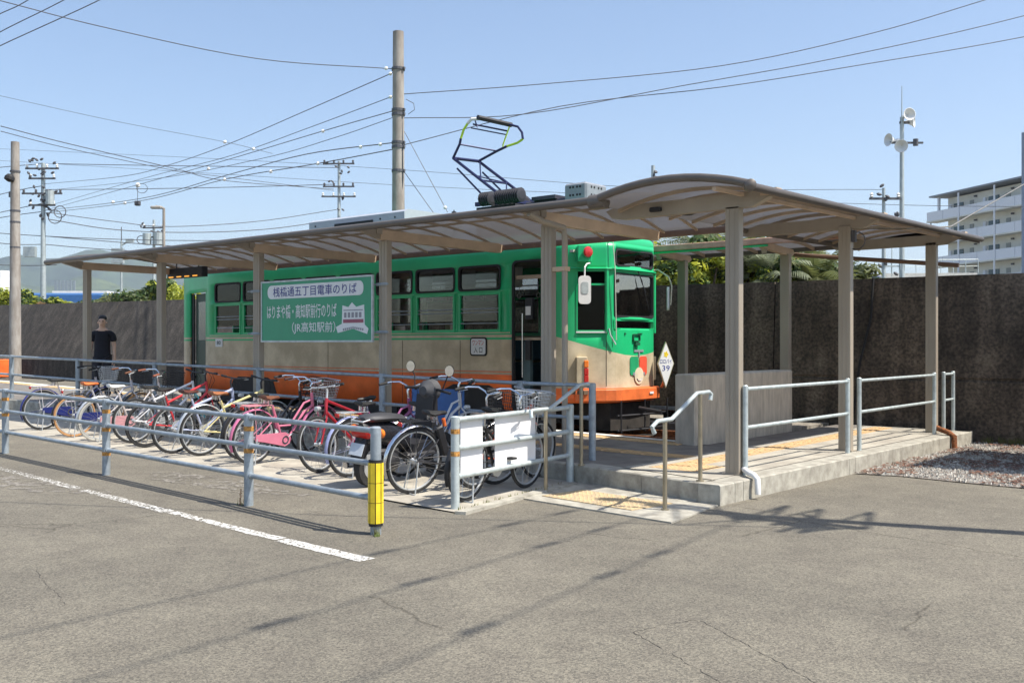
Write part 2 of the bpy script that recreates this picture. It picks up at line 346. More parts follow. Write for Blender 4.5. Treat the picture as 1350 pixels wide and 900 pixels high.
mb = MB(); mb.prism([(-1.43, -1.72), (.41, -1.94), (.255, -.80), (-1.72, -.40)], -.05, .014, 'xy'); struct('entrance_pad', mb, M_conc)
# far platform (beyond the tram)
mb = MB(); mb.b2((-34, 5.38, -.1), (-2.0, 7.3, .2)); struct('far_platform', mb, M_concd)
# tactile tiles
def tile_mesh(bar=False):
    mb = MB(); s = .148; mb.b2((-s, -s, -.01), (s, s, .004))
    if bar:
        for k in range(4): mb.b2((-s*.9, -.12+k*.072, .004), (s*.9, -.12+k*.072+.03, .009))
    else:
        for i in range(5):
            for j in range(5):
                x = -.116+i*.058; y = -.116+j*.058; r = .013
                mb.add([(x-r, y-r, .004), (x+r, y-r, .004), (x+r, y+r, .004), (x-r, y+r, .004), (x, y, .012)], [(0, 1, 4), (1, 2, 4), (2, 3, 4), (3, 0, 4)])
    return mb
M_tile = mat('tactile_yellow', (.60, .40, .20), .85, var=.25, scale=14, alt=(.45, .31, .17), bump=.3)
M_tile2 = mat('tactile_faded', (.55, .40, .2), .85, var=.25, scale=14, alt=(.38, .30, .2))
def meshonly(mb, m):
    me = bpy.data.meshes.new('tactile_tile'); me.from_pydata(mb.v, [], mb.f); me.materials.append(m); return me
T_dot = meshonly(tile_mesh(), M_tile); T_bar = meshonly(tile_mesh(True), M_tile); T_dot2 = meshonly(tile_mesh(), M_tile2)
def tiles(me, a, c, par, zf, rows=1):
    A = Vector(a); B = Vector(c); d = B-A; L = d.length; d.normalize(); q = Vector((-d.y, d.x)); k = 0; rz = math.atan2(d.y, d.x)
    while .15+k*.3 < L:
        for r in range(rows):
            p = A+d*(.15+k*.3)+q*(r*.3); o = link_mesh('tactile_tile', me, par, (p.x, p.y, zf(p.x)), (0, 0, rz))
        k += 1
sheet('walkway_paving', [(-1.22, -.28), (.03, -.56), (.12, 6.9), (-1.22, 6.95)], .0, M_slab, zp)
tiles(T_bar, (-.80, .25), (-.90, 6.8), plat, lambda x: zp(x)+.004)
tiles(T_dot, (-1.0, .1), (-.40, .05), plat, zp, 2)
tiles(T_bar, (-1.15, 1.1), (-4.9, 1.1), plat, zp)
tiles(T_dot, (-2.0, 2.36), (-24, 2.36), plat, zp)
pad = [o for o in bpy.data.objects if o.name == 'entrance_pad'][0]
tiles(T_dot2, (-1.35, -1.35), (-.25, -1.50), pad, lambda x: .018, 2)
M_wline = mat('platform_edge_paint', (.72, .71, .66), .8, var=.15, scale=14)
sheet('platform_edge_line', [(-30, 2.56), (-2.2, 2.56), (-2.2, 2.72), (-30, 2.72)], .004, M_wline, zp)
M_crack = mat('crack_shadow', (.075, .068, .058), .95)
def crack(P, w=.0036):
    rc_ = random.Random(len(P)*7+int(P[0][0]*10)); up, dn = [], []; pts = []
    for a, c in zip(P, P[1:]):
        L = math.dist(a, c); n_ = max(2, int(L/.035))
        for i in range(n_): t = i/n_; pts.append((a[0]+(c[0]-a[0])*t+rc_.uniform(-.010, .010), a[1]+(c[1]-a[1])*t+rc_.uniform(-.010, .010)))
    mb = MB()
    for a, c in zip(pts, pts[1:]):
        d = Vector((c[0]-a[0], c[1]-a[1])).normalized(); q = Vector((-d.y, d.x))*w*rc_.uniform(.2, .9); z = zg(a[0])+.0022
        mb.add([(a[0]-q.x, a[1]-q.y, z), (c[0]-q.x*.6, c[1]-q.y*.6, z), (c[0]+q.x*.6, c[1]+q.y*.6, z), (a[0]+q.x, a[1]+q.y, z)], [(0, 1, 2, 3)])
    struct('asphalt_crack', mb, M_crack)
for P_ in [[(2.12, -4.464), (2.525, -4.715), (2.846, -4.919), (3.17, -5.121)], [(1.949, -4.898), (2.006, -4.64), (2.097, -4.423)], [(1.949, -4.898), (2.398, -5.146), (2.75, -5.346)], [(-2.036, -6.277), (-1.551, -6.439), (-1.261, -6.503), (-0.895, -6.618)], [(-1.026, -3.141), (-0.398, -3.073), (0.27, -3.133)]]: crack(P_)
# track
M_ballast = mat('ballast_bed', (.14, .12, .10), .95, var=.5, scale=40, bump=1, bscale=60)
mb = MB(); mb.b2((-40, 2.8, -.05), (-1.9, 5.36, .02)); struct('track_bed', mb, M_ballast)
for v in (3.53, 4.6):
    mb = MB(); mb.prism([(v-.06, .02), (v+.06, .02), (v+.06, .04), (v+.012, .055), (v+.012, .12), (v+.033, .128), (v+.033, .155), (v-.033, .155), (v-.033, .128), (v-.012, .12), (v-.012, .055), (v-.06, .04)], -40, -2.2, 'yz')
    struct('rail', mb, M_rust)
tb = [o for o in bpy.data.objects if o.name == 'track_bed'][0]
sm = MB(); sm.box((0, 0, .03), (.2, 2.2, .06), bev=.01); sme = bpy.data.meshes.new('sleeper'); sme.from_pydata(sm.v, [], sm.f); sme.materials.append(M_under)
for k in range(34): link_mesh('sleeper', sme, tb, (-2.5-k*.7, 4.07, .02))
# end-stop concrete block
mb = MB(); mb.b2((-2.12, 2.36, .0), (-1.80, 5.4, 1.15), bev=.02)
M_block = mat('block_concrete', (.55, .49, .40), .92, var=.15, scale=5, alt=(.40, .355, .29), altf=.7, bump=.3, bscale=60, stretch=(2, 2, .5))
single('end_stop_block', mb, M_block, 'weathered concrete end-stop block across the end of the track, beside the canopy posts', 'concrete block')
# retaining wall
M_wall = mat('sea_wall_concrete', (.115, .095, .077), .95, var=.4, scale=1.6, alt=(.035, .029, .025), altf=1.0, bump=.8, bscale=30, stretch=(1, 1, .6), detail=10)
n, l, b = nodes_of(M_wall); tc = [q for q in n if q.type == 'TEX_COORD'][0]; base = [q for q in n if q.type == 'VALTORGB'][0]
w2 = n.new('ShaderNodeTexNoise'); w2.inputs['Scale'].default_value = 22; w2.inputs['Detail'].default_value = 8; l.new(tc.outputs['Object'], w2.inputs['Vector'])
wr = n.new('ShaderNodeValToRGB'); wr.color_ramp.elements[0].position = .35; wr.color_ramp.elements[0].color = (.5, .48, .46, 1); wr.color_ramp.elements[1].position = .7; wr.color_ramp.elements[1].color = (1.9, 1.8, 1.65, 1); l.new(w2.outputs['Fac'], wr.inputs[0])
wm = n.new('ShaderNodeMix'); wm.data_type = 'RGBA'; wm.blend_type = 'MULTIPLY'; wm.inputs[0].default_value = .8; l.new(base.outputs[0], wm.inputs[6]); l.new(wr.outputs[0], wm.inputs[7])
ms = n.new('ShaderNodeMapping'); ms.inputs['Scale'].default_value = (2.6, 2.6, .3); l.new(tc.outputs['Object'], ms.inputs[0]); w3 = n.new('ShaderNodeTexNoise'); w3.inputs['Scale'].default_value = 1.6; w3.inputs['Detail'].default_value = 4; l.new(ms.outputs[0], w3.inputs['Vector'])
wr3 = n.new('ShaderNodeValToRGB'); wr3.color_ramp.elements[0].position = .4; wr3.color_ramp.elements[0].color = (.62, .6, .58, 1); wr3.color_ramp.elements[1].position = .72; wr3.color_ramp.elements[1].color = (1.75, 1.72, 1.65, 1); l.new(w3.outputs['Fac'], wr3.inputs[0])
wm2 = n.new('ShaderNodeMix'); wm2.data_type = 'RGBA'; wm2.blend_type = 'MULTIPLY'; wm2.inputs[0].default_value = .6; l.new(wm.outputs[2], wm2.inputs[6]); l.new(wr3.outputs[0], wm2.inputs[7]); l.new(wm2.outputs[2], b.inputs['Base Color'])
M_wall2 = M_wall.copy(); M_wall2.name = 'levee_concrete'
cr2 = [q for q in M_wall2.node_tree.nodes if q.type == 'VALTORGB'][0].color_ramp; cr2.elements[0].color = (.030, .027, .024, 1); cr2.elements[1].color = (.062, .056, .050, 1)
for q in M_wall2.node_tree.nodes:
    if q.type == 'BUMP': q.inputs['Strength'].default_value = .2
    if q.type == 'MAPPING' and q.inputs['Scale'].default_value[0] > 2: q.inputs['Rotation'].default_value = (0, R(18), 0)
def zw(u): return 2.65 - .012*(u+0) if u < 0 else 2.65
wall = thing('retaining_wall', 'long dark stained concrete retaining wall running behind the tram stop', 'wall', (0, 7.4, 0))
edges = [14, 8.2, 2.6, -3.1, -9, -15]
for i in range(len(edges)-1):
    a, c = edges[i], edges[i+1]; mb = MB(); y0 = 7.4; za, zc = zw(a), zw(c)
    P = lambda u, s, z: (u, y0+.05*(2.65-z)/-1.0*0+s+.12*(z/2.65), z)
    g = .012
    prof = [(0, -.3), (0, .95), (.03, .97), (.03, 1.0), (.0, 1.02), (0, 99), (.4, 99), (.4, -.3)]
    vs = []
    for u in (a-g, c+g):
        for s, z in prof:
            zz = zw(u) if z == 99 else z; vs.append((u, y0+s+.14*max(0, zz)/2.65, zz))
    k = len(prof); mb.add(vs, [tuple(range(k)), tuple(range(2*k-1, k-1, -1))]+[(q, k+q, k+(q+1) % k, (q+1) % k) for q in range(k)])
    recalc(build('wall_panel', mb, M_wall, wall))
mb = MB(); mb.b2((-15, 7.60, -.2), (14, 7.75, 2.5)); build('joint_filler', mb, M_under, wall)
levee = thing('levee_wall', 'lower stepped dark concrete levee wall at the far left, leaning back', 'wall', (-40, 7.4, 0))
for a, c in ((-15, -22), (-22, -29), (-29, -36), (-36, -43), (-43, -50), (-50, -70)):
    mb = MB(); vs = []; y0 = 7.3
    prof = [(0, -.3), (.05, 1.0), (.5, 1.05), (1.7, 99), (2.1, 99), (2.1, -.3)]
    for u in (a-.02, c+.02):
        for s, z in prof: vs.append((u, y0+s, (zw(u)+.1) if z == 99 else z))
    k = len(prof); mb.add(vs, [tuple(range(k)), tuple(range(2*k-1, k-1, -1))]+[(q, k+q, k+(q+1) % k, (q+1) % k) for q in range(k)])
    recalc(build('wall_panel', mb, M_wall2, levee))
mb = MB(); mb.b2((-70, 7.9, -.2), (-15, 8.9, .9)); build('joint_filler', mb, M_under, levee)
# cable down the wall
mb = MB(); mb.tube([(-1.3, 7.50, 2.68), (-1.33, 7.47, 2.0), (-1.5, 7.40, 1.2), (-1.6, 7.37, .3)], .022, 6); single('cable_conduit', mb, M_black, 'black cable hanging down the dark wall behind the right canopy post', 'cable')
# ------------------------------------------------------------------ canopies
can = thing('platform_canopy', 'long brown steel canopy with arched smoked roof panels, over the near platform beside the tram', 'canopy', (-7, 0, .2))
RISE = .24
def z1(v): return 3.10+RISE*(1-((v-.93)/1.53)**2)       # arm along the tram: v -.6 .. 2.46
def z2(u, v): return 3.065+.017*v+.15*(1-((u+.4)/.95)**2)   # arm across: u -1.35 .. .55
def column(u, v, zt, zb, rz=0, lbl=None):
    mb = MB(); mb.b2((u-.08, v-.05, zb), (u+.08, v+.05, zt), bev=.006)
    for x in (-.03, .03): mb.b2((u+x-.004, v-.055, zb), (u+x+.004, v-.0501, zt-.02))
    mb.b2((u-.1, v-.065, zb), (u+.1, v+.065, zb+.012)); return build('column', mb, M_col, can)
CU = [0, -2.45, -5.31, -8.22, -11.05, -13.70]
for u in CU: column(u, 0, 2.98, zp(u))
for v in (3.0, 6.4): column(0, v, 3.0+.017*v, .2)
# beams of arm 1
for u in CU[1:]:
    mb = MB(); mb.prism([(-.12, 2.985), (2.40, 2.985), (2.48, 3.03), (2.48, 3.10), (2.38, 3.125), (-.12, 3.125)], u-.045, u+.045, 'yz'); build('beam', mb, M_beam, can)
    mb = MB(); mb.prism([(-.12, 2.99), (-.12, 3.11), (-.42, 3.14), (-.48, 3.08)], u-.035, u+.035, 'yz'); mb.b2((u-.05, -.2, 3.06), (u+.05, -.1, 3.14)); build('bracket', mb, M_col, can)
for v in (0, 3.02, 6.4):
    dz = .017*v
    mb = MB(); mb.prism([(.22, 2.96+dz), (.42, 3.05+dz), (.40, 3.11+dz), (-1.42, 3.11+dz), (-1.58, 3.06+dz), (-1.50, 2.975+dz), (-1.35, 2.955+dz)], v-.05, v+.05, 'xz'); build('beam', mb, M_col, can)
    mb = MB(); mb.b2((.32, v-.06, 3.06+dz), (.50, v+.06, 3.13+dz)); build('bracket', mb, M_beam, can)
# ribs and panels, arm 1
US = [-14.05+i*.5098 for i in range(26)]   # to -1.3
def strip(vv, zf, w, h, drop):
    """curved bar along v, centred on u=0"""
    mb = MB(); vs = []
    for v in vv:
        z = zf(v)-drop; vs += [(-w/2, v, z), (w/2, v, z), (w/2, v, z-h), (-w/2, v, z-h)]
    fs = [(0, 3, 2, 1)]+[(4*i+q, 4*i+(q+1) % 4, 4*i+4+(q+1) % 4, 4*i+4+q) for i in range(len(vv)-1) for q in range(4)]+[tuple(4*(len(vv)-1)+q for q in range(4))]
    mb.add(vs, fs); return mb
def mesh_of(name, mb, m):
    me = bpy.data.meshes.new(name); me.from_pydata(mb.v, [], mb.f); me.materials.append(m); return me
VV = [-.56+i*(2.98/8) for i in range(9)]
rib1 = mesh_of('rib', strip(VV, lambda v: z1(v)-.2, .032, .028, .008), M_rib)
def sheet_arc(pts, w, th=.006):
    mb = MB(); vs = []
    for a, z in pts: vs += [(0, a, z), (w, a, z), (w, a, z-th), (0, a, z-th)]
    n = len(pts); mb.add(vs, [(0, 3, 2, 1)]+[(4*i+q, 4*i+(q+1) % 4, 4*i+4+(q+1) % 4, 4*i+4+q) for i in range(n-1) for q in range(4)]+[tuple(4*(n-1)+q for q in range(4))]); return mb
pan1 = mesh_of('roof_panel', sheet_arc([(v, z1(v)-.2) for v in VV], .5098-.006), M_poly)
for i, u in enumerate(US):
    link_mesh('rib', rib1, can, (u+7, 0, 0))
    if i < 25: link_mesh('roof_panel', pan1, can, (u+7+.003, 0, 0))
for v in (.93,):
    mb = MB(); mb.b2((-14.05, v-.015, z1(v)-.085), (-1.3, v+.015, z1(v)-.06)); build('purlin', mb, M_rib, can)
# eave gutter (round tube with a lip) and rear beam
def gutter(a, c, r=.06, par=None, m=None, name='gutter'):
    mb = MB(); mb.tube([a, c], r, 12); o = build(name, mb, m or M_eave, par or can, True); return o
gutter((-14.12, -.60, 3.11), (-1.35, -.60, 3.105), .045)
mb = MB(); mb.b2((-14.12, 2.44, 3.03), (-1.35, 2.52, 3.15), bev=.01); build('rear_fascia', mb, mat('fascia_brown', (.22, .15, .12), .6, var=.15), can)
ye = mesh_of('end_rafter', strip([-.6+i*3.08/10 for i in range(11)], lambda v: z1(v)-.2+.03, .05, .08, 0), M_eave)
link_mesh('end_rafter', ye, can, (-14.10+7, 0, 0))
mb = MB(); mb.lathe([(.03, -.12), (.078, -.1), (.078, .1), (.03, .12)], (-1.3, -.60, 3.09), (1, 0, 0), 14); build('gutter_joint', mb, M_eave, can, True)
# arm 2
UU = [-1.35+i*(1.9/8) for i in range(9)]
def arc2(v, w, h, drop, m, name, u0=-1.35, u1=.55, n=10):
    mb = MB(); vs = []
    for i in range(n+1):
        u = u0+(u1-u0)*i/n; z = z2(u, v)-drop; vs += [(u, v-w/2, z), (u, v+w/2, z), (u, v+w/2, z-h), (u, v-w/2, z-h)]
    mb.add(vs, [(0, 1, 2, 3)]+[(4*i+q, 4*i+4+q, 4*i+4+(q+1) % 4, 4*i+(q+1) % 4) for i in range(n) for q in range(4)]+[tuple(4*n+3-q for q in range(4))])
    return build(name, mb, m, can)
mb = MB(); mb.tube([(-1.22+i*(1.74/10), -.70, z2(-1.22+i*.174, -.7)+.02) for i in range(11)], .042, 10); build('front_arch', mb, M_eave, can, True)
mb = MB(); mb.lathe([(.02, -.09), (.055, -.07), (.06, 0), (.055, .07), (.02, .09)], (.54, -.72, 3.06), (.5, -.8, 0), 12); build('gutter_joint', mb, M_eave, can, True)
gutter((.57, -.74, 3.045), (.57, 6.95, 3.165), .040, m=mat('eave_dark', (.09, .076, .066), .5, metal=.1))
gutter((-1.38, 2.5, 3.10), (-1.38, 6.95, 3.165), .05)
dv = 7.62/14
for i in range(15):
    v = -.68+i*dv
    if i: arc2(v, .04, .035, .008, M_rib, 'rib')
    if i < 14:
        mb = MB(); vs = []
        for k in range(9):
            u = UU[k]; vs += [(u, v+.003, z2(u, v)), (u, v+dv-.003, z2(u, v+dv)), (u, v+dv-.003, z2(u, v+dv)-.006), (u, v+.003, z2(u, v)-.006)]
        mb.add(vs, [(0, 1, 2, 3)]+[(4*q+r, 4*q+4+r, 4*q+4+(r+1) % 4, 4*q+(r+1) % 4) for q in range(8) for r in range(4)]+[tuple(32+3-q for q in range(4))])
        build('roof_panel', mb, M_poly, can)
arc2(6.95, .06, .1, -.02, M_eave, 'end_rafter')
for u in (.12,):
    mb = MB(); mb.add([(u+a, v, z2(u, v)-c) for v in (-.65, 6.9) for a, c in ((-.02, .06), (.02, .06), (.02, .095), (-.02, .095))], [(0, 1, 2, 3), (7, 6, 5, 4)]+[(i, 4+i, 4+(i+1) % 4, (i+1) % 4) for i in range(4)]); build('purlin', mb, M_beam, can)
# downpipes
mb = MB(); mb.tube([(-2.30, -.56, 3.05), (-2.28, -.35, 2.98), (-2.22, .0, 2.93), (-2.22, .02, 2.80), (-2.22, .02, .22)], .036, 10); build('downpipe', mb, M_col, can, True)
mb = MB(); mb.b2((-2.40, -.03, 2.42), (-2.18, .07, 2.47)); build('pipe_clip', mb, M_beam, can)
mb = MB(); mb.tube([(.10, .02, .26), (.24, -.14, .245), (.32, -.19, .235), (.36, -.20, .20), (.365, -.20, .05)], .03, 10); build('downpipe', mb, M_white, can, True)
mb = MB(); mb.tube([(.12, 6.2, .30), (.33, 6.12, .24), (.43, 6.05, .19), (.44, 6.03, .02)], .04, 10); build('downpipe', mb, M_rust, can, True)
mb = MB(); mb.b2((-.98, -.1, 3.0), (-.84, .1, 3.05), bev=.01); mb.lathe([(.09, 0), (.1, .03), (.06, .05)], (-.9, .6, 3.08), (0, 0, -1), 12); build('ceiling_lamp', mb, M_dark, can)
# departure board hung from the left end
bd = thing('departure_board', 'black hanging departure board with orange lettering lights under the left end of the canopy', 'sign', (-13.1, 1.8, 3.0))
mb = MB(); mb.b2((-13.75, 1.72, 2.90), (-12.48, 1.86, 3.10), bev=.01); build('housing', mb, M_dark, bd)
for i in range(4):
    mb = MB(); mb.b2((-13.65+i*.29, 1.70, 2.912), (-13.50+i*.29, 1.715, 2.932)); build('led_row', mb, M_led, bd)
mb = MB(); [mb.tube([(u, 1.79, 3.09), (u, 1.79, 3.2)], .012, 6) for u in (-13.5, -12.7)]; build('hanger', mb, M_dark, bd)
# far platform canopy
fc = thing('far_canopy', 'lower brown canopy on the far platform, behind the green tram', 'canopy', (-5, 6.3, .2))
for u in (-2.33, -4.3, -7.2, -10.1, -13):
    mb = MB(); mb.b2((u-.08, 6.25, .2), (u+.08, 6.36, 3.06), bev=.006); build('column', mb, M_col, fc)
    mb = MB(); mb.prism([(5.42, 3.10), (6.45, 3.03), (6.55, 3.09), (6.5, 3.15), (5.42, 3.2)], u-.045, u+.045, 'yz'); build('beam', mb, M_beam, fc)
    mb = MB(); mb.prism([(5.5, 3.02), (5.42, 3.16), (5.36, 3.22), (5.6, 3.15)], u-.04, u+.04, 'yz'); build('bracket', mb, M_col, fc)
def z3(v): return 3.20+.07*(1-((v-6.1)/.75)**2)
us = [-13.5+i*.52 for i in range(24)]
pan3 = mesh_of('roof_panel', sheet_arc([(5.38+i*.24, z3(5.38+i*.24)-.2) for i in range(7)], .514), M_poly)
rib3 = mesh_of('rib', strip([5.38+i*.24 for i in range(7)], lambda v: z3(v)-.2, .04, .05, .01), M_rib)
for u in us:
    link_mesh('roof_panel', pan3, fc, (u+5, -6.3, 0)); link_mesh('rib', rib3, fc, (u+5, -6.3, 0))
link_mesh('rib', rib3, fc, (us[-1]+.52+5, -6.3, 0))
mb = MB(); mb.b2((-13.6, 5.32, 3.15), (-1.0, 5.40, 3.25), bev=.01); build('gutter', mb, mat('faded_fascia', (.45, .27, .19), .6, var=.2), fc)
mb = MB(); mb.tube([(-13.6, 5.36, 3.13), (-2.2, 5.36, 3.13)], .02, 6); build('trim', mb, M_green, fc)
mb = MB(); mb.b2((-13.6, 6.80, 3.14), (-1.0, 6.88, 3.24)); build('gutter', mb, M_eave, fc)
mb = MB(); mb.tube([(-2.45, 6.9, 3.10), (.25, 6.9, 2.78)], .035, 8)
single('tie_rail', mb, mat('rusty_rail', (.2, .12, .08), .7), 'thin rusty brown tie rail sloping down behind the two right canopy posts', 'rail')
# bench on the far platform
be = thing('platform_bench', 'long low wooden bench on the far platform, past the tram bumper', 'bench', (-4.5, 6.0, .2))
mb = MB(); mb.b2((-8, 5.85, .38), (-2.6, 6.2, .43)); build('seat', mb, M_wood, be)
mb = MB(); mb.b2((-8, 5.80, .40), (-2.6, 5.845, .46)); build('rail', mb, M_galvlt, be)
for u in (-7.6, -6, -4.4, -2.9):
    mb = MB(); mb.b2((u-.06, 5.9, .2), (u+.06, 6.15, .38)); build('leg', mb, M_under, be)

# ------------------------------------------------------------------ hanging sign
sg = thing('stop_sign', 'large green sign board with Japanese lettering, fixed between two canopy posts', 'sign', (-6.66, -.12, 1.58))
S0, S1, Z0, Z1 = -7.97, -5.42, 1.585, 2.515
M_sgreen = mat('sign_green', (.035, .30, .16), .4, var=.06, scale=2)
M_slet = mat('sign_white', (.72, .74, .74), .5, var=.03); M_snavy = mat('sign_navy', (.03, .04, .22), .5, var=.03)
mb = MB(); mb.b2((S0+.02, -.13, Z0+.02), (S1-.02, -.115, Z1-.02)); build('board', mb, M_sgreen, sg)
for a, c in (((S0, -.14, Z0), (S1, -.105, Z0+.025)), ((S0, -.14, Z1-.025), (S1, -.105, Z1)), ((S0, -.14, Z0+.026), (S0+.025, -.105, Z1-.026)), ((S1-.025, -.14, Z0+.026), (S1, -.105, Z1-.026))):
    mb = MB(); mb.b2(a, c); build('frame', mb, M_galvlt, sg)
W_, H_ = S1-S0, Z1-Z0
fx = lambda f: S0+W_*f
fz = lambda f: Z1-H_*f
mb = MB(); mb.prism(rrect(fx(.065), fx(.925), fz(.295), fz(.075), .09, 5), -.134, -.1305, 'xz'); build('name_plate', mb, M_slet, sg)
def letter(txt, x0, x1, z0, z1, y, m, par, bold=.012, name='lettering'):
    t = text_mesh(txt, x0, x1, z0, z1, bold=bold); t.v = [(a, y, c) for a, b, c in t.v]; return build(name, t, m, par)
letter('桟橋通五丁目電車のりば', fx(.12), fx(.87), fz(.265), fz(.105), -.1365, M_snavy, sg)
letter('はりまや橋・高知駅前行のりば', fx(.06), fx(.70), fz(.62), fz(.395), -.1335, M_slet, sg, bold=.02)
letter('（JR高知駅前）', fx(.30), fx(.69), fz(.87), fz(.68), -.1335, M_slet, sg)
# the little tram drawing with its ribbon
mb = MB(); mb.prism([(fx(.745), fz(.72)), (fx(.75), fz(.44)), (fx(.80), fz(.47)), (fx(.83), fz(.40)), (fx(.865), fz(.47)), (fx(.93), fz(.44)), (fx(.935), fz(.74)), (fx(.965), fz(.80)), (fx(.955), fz(.88)), (fx(.84), fz(.80)), (fx(.71), fz(.86)), (fx(.695), fz(.77))][::-1], -.1335, -.1305, 'xz'); build('drawing', mb, M_slet, sg)
M_pk = mat('print_maroon', (.30, .08, .12), .5, var=.02); M_gr = mat('print_grey', (.25, .25, .28), .5, var=.02)
mb = MB(); mb.b2((fx(.757), -.136, fz(.71)), (fx(.925), -.134, fz(.655))); build('drawing', mb, M_pk, sg)
mb = MB(); [mb.b2((fx(.765+i*.031), -.136, fz(.63)), (fx(.785+i*.031), -.134, fz(.55))) for i in range(5)]; [mb.b2((fx(.755+i*.016), -.136, fz(.80-.028*abs(5-i)/5*-1)), (fx(.765+i*.016), -.134, fz(.765-.028*abs(5-i)/5*-1))) for i in range(11)]; mb.b2((fx(.76), -.136, fz(.525)), (fx(.92), -.134, fz(.51))); build('drawing', mb, M_gr, sg)
for z in (1.72, 2.38):
    for u in (-5.31, -8.22):
        mb = MB(); mb.tube([(u-.14, -.10, z), (u-.14, -.075, z), (u+.14, -.075, z)], .012, 6); mb.b2((u-.11, -.07, z-.02), (u+.11, -.0605, z+.02)); build('clamp', mb, M_galv, sg)
# ------------------------------------------------------------------ the tram
tram = thing('tram', 'green, cream and orange old tram standing at the platform under the canopy', 'tram', (-9.5, 4.07, 0))
CV = 4.07
half = [(-15.75, 3.48), (-15.70, 3.32), (-15.55, 3.23), (-14.15, 2.93), (-14.05, 2.9), (-4.75, 2.9), (-4.55, 2.91), (-4.40, 2.97), (-4.30, 3.07), (-3.95, 3.38), (-3.90, 3.46), (-3.87, 3.54), (-3.85, 4.07)]
path = half + [(u, 2*CV-v) for u, v in half[:-1][::-1]]
ss = [0]
for i in range(1, len(path)): ss.append(ss[-1]+math.dist(path[i-1], path[i]))
def at_s(s):
    for i in range(1, len(path)):
        if s <= ss[i]+1e-9:
            t = (s-ss[i-1])/(ss[i]-ss[i-1]); return (path[i-1][0]+(path[i][0]-path[i-1][0])*t, path[i-1][1]+(path[i][1]-path[i-1][1])*t)
    return path[-1]
def nrm(s):
    a = at_s(max(0, s-.001)); c = at_s(min(ss[-1], s+.001)); d = Vector((c[0]-a[0], c[1]-a[1])).normalized(); return Vector((d.y, -d.x))
SN = lambda u: ss[4]+(u+14.05)                    # near side, from u
SF = lambda u: ss[-1]-SN(u)                       # far side
WIN = [-6.17-1.0257*k for k in range(8)]
holes = []
for c in WIN:
    for z0, z1_ in ((1.77, 2.40), (2.455, 2.845)):
        holes.append((SN(c-.46), SN(c+.46), z0, z1_)); holes.append((SF(c+.46), SF(c-.46), z0, z1_))
DF = (SN(-5.43), SN(-4.66), .48, 2.88); DR = (ss[2]+.36, ss[3]-.1, .55, 2.70)
holes += [DF, DR, (SF(-13.3-.9), SF(-13.3-.9)+.01, 2.0, 2.01)][:2]
S9, S8 = ss[9], ss[8]
ANG = (ss[8]+.01, ss[9]-.005, 1.76, 2.70); WS = (ss[11]-.035, ss[13]+.035, 1.985, 2.67); SLT = (WS[0], WS[1], 1.80, 1.93)
DST = (ss[11]-.01, ss[13]+.01, 2.79, 3.04); ANG2 = (ss[-1]-ANG[1], ss[-1]-ANG[0], 1.76, 2.70)
holes += [ANG, WS, SLT, DST, ANG2]
mid = ss[12]
def fdip(s):      # green/cream edge dips across the front
    d = abs(s-mid); L0 = mid-ss[5]
    return 0 if d >= L0 else .34*(math.cos(math.pi*d/L0)*.5+.5)**.62
def forg(s):      # orange rises on the sides
    d = abs(s-mid); return 1.05 if d > mid-SN(-5.0) else .87
levels = [('c', lambda s: .47 if abs(s-mid) > mid-ss[6] else .64), ('c', lambda s: forg(s)), ('c', lambda s: 1.66-fdip(s)-.03), ('c', lambda s: 1.695-fdip(s)-.03), ('c', lambda s: 1.74-fdip(s)-.03)]
bandm = [2, 1, 0, 1, 0]
def wallgrid():
    sc = set(round(x, 4) for x in ss); zc = set([3.14])
    for h in holes: sc |= {round(h[0], 4), round(h[1], 4)}; zc |= {h[2], h[3]}
    x = SN(-4.75)
    for i in range(1, 12): sc.add(round(ss[5]+(ss[-6]-ss[5])*i/12, 4))
    sc = sorted(sc); sl = [sc[0]]
    for s in sc[1:]:
        if s-sl[-1] > .004: sl.append(s)
    zf = sorted(z for z in zc if z > 1.745)
    rows = [lambda s, f=f: f(s) for _, f in levels]+[lambda s, z=z: z for z in zf]
    mb = MB(); idx = {}
    def V(i, j):
        if (i, j) not in idx:
            p = at_s(sl[i]); idx[(i, j)] = len(mb.v); mb.v.append((p[0], p[1], rows[j](sl[i])))
        return idx[(i, j)]
    for i in range(len(sl)-1):
        sm_ = (sl[i]+sl[i+1])/2
        for j in range(len(rows)-1):
            zm = (rows[j](sm_)+rows[j+1](sm_))/2
            if any(h[0] < sm_ < h[1] and h[2] < zm < h[3] for h in holes): continue
            mi = bandm[j] if j < 5 else 0
            if j in (2, 3) and abs(sm_-mid) < mid-ss[5]: mi = 1
            if j == 4 and False: mi = 0
            mb.f.append((V(i, j), V(i+1, j), V(i+1, j+1), V(i, j+1))); mb.mi.append(mi)
    # rear end
    return mb
wb = wallgrid(); body = build('body', wb, [M_green, M_cream, M_orange], tram)
import bmesh
bm = bmesh.new(); bm.from_mesh(body.data); bmesh.ops.remove_doubles(bm, verts=bm.verts, dist=5e-4)
ext = bm.faces[:]; bmesh.ops.recalc_face_normals(bm, faces=ext); bm.to_mesh(body.data); bm.free()
# make sure normals face outwards, then thicken inwards
pf = min(body.data.polygons, key=lambda p: p.center.y)
if pf.normal.y > 0:
    body.data.flip_normals()
sm_ = body.modifiers.new('thickness', 'SOLIDIFY'); sm_.thickness = .05; sm_.offset = -1
body.data.polygons.foreach_set('use_smooth', [True]*len(body.data.polygons)); body.data.set_sharp_from_angle(angle=R(30))
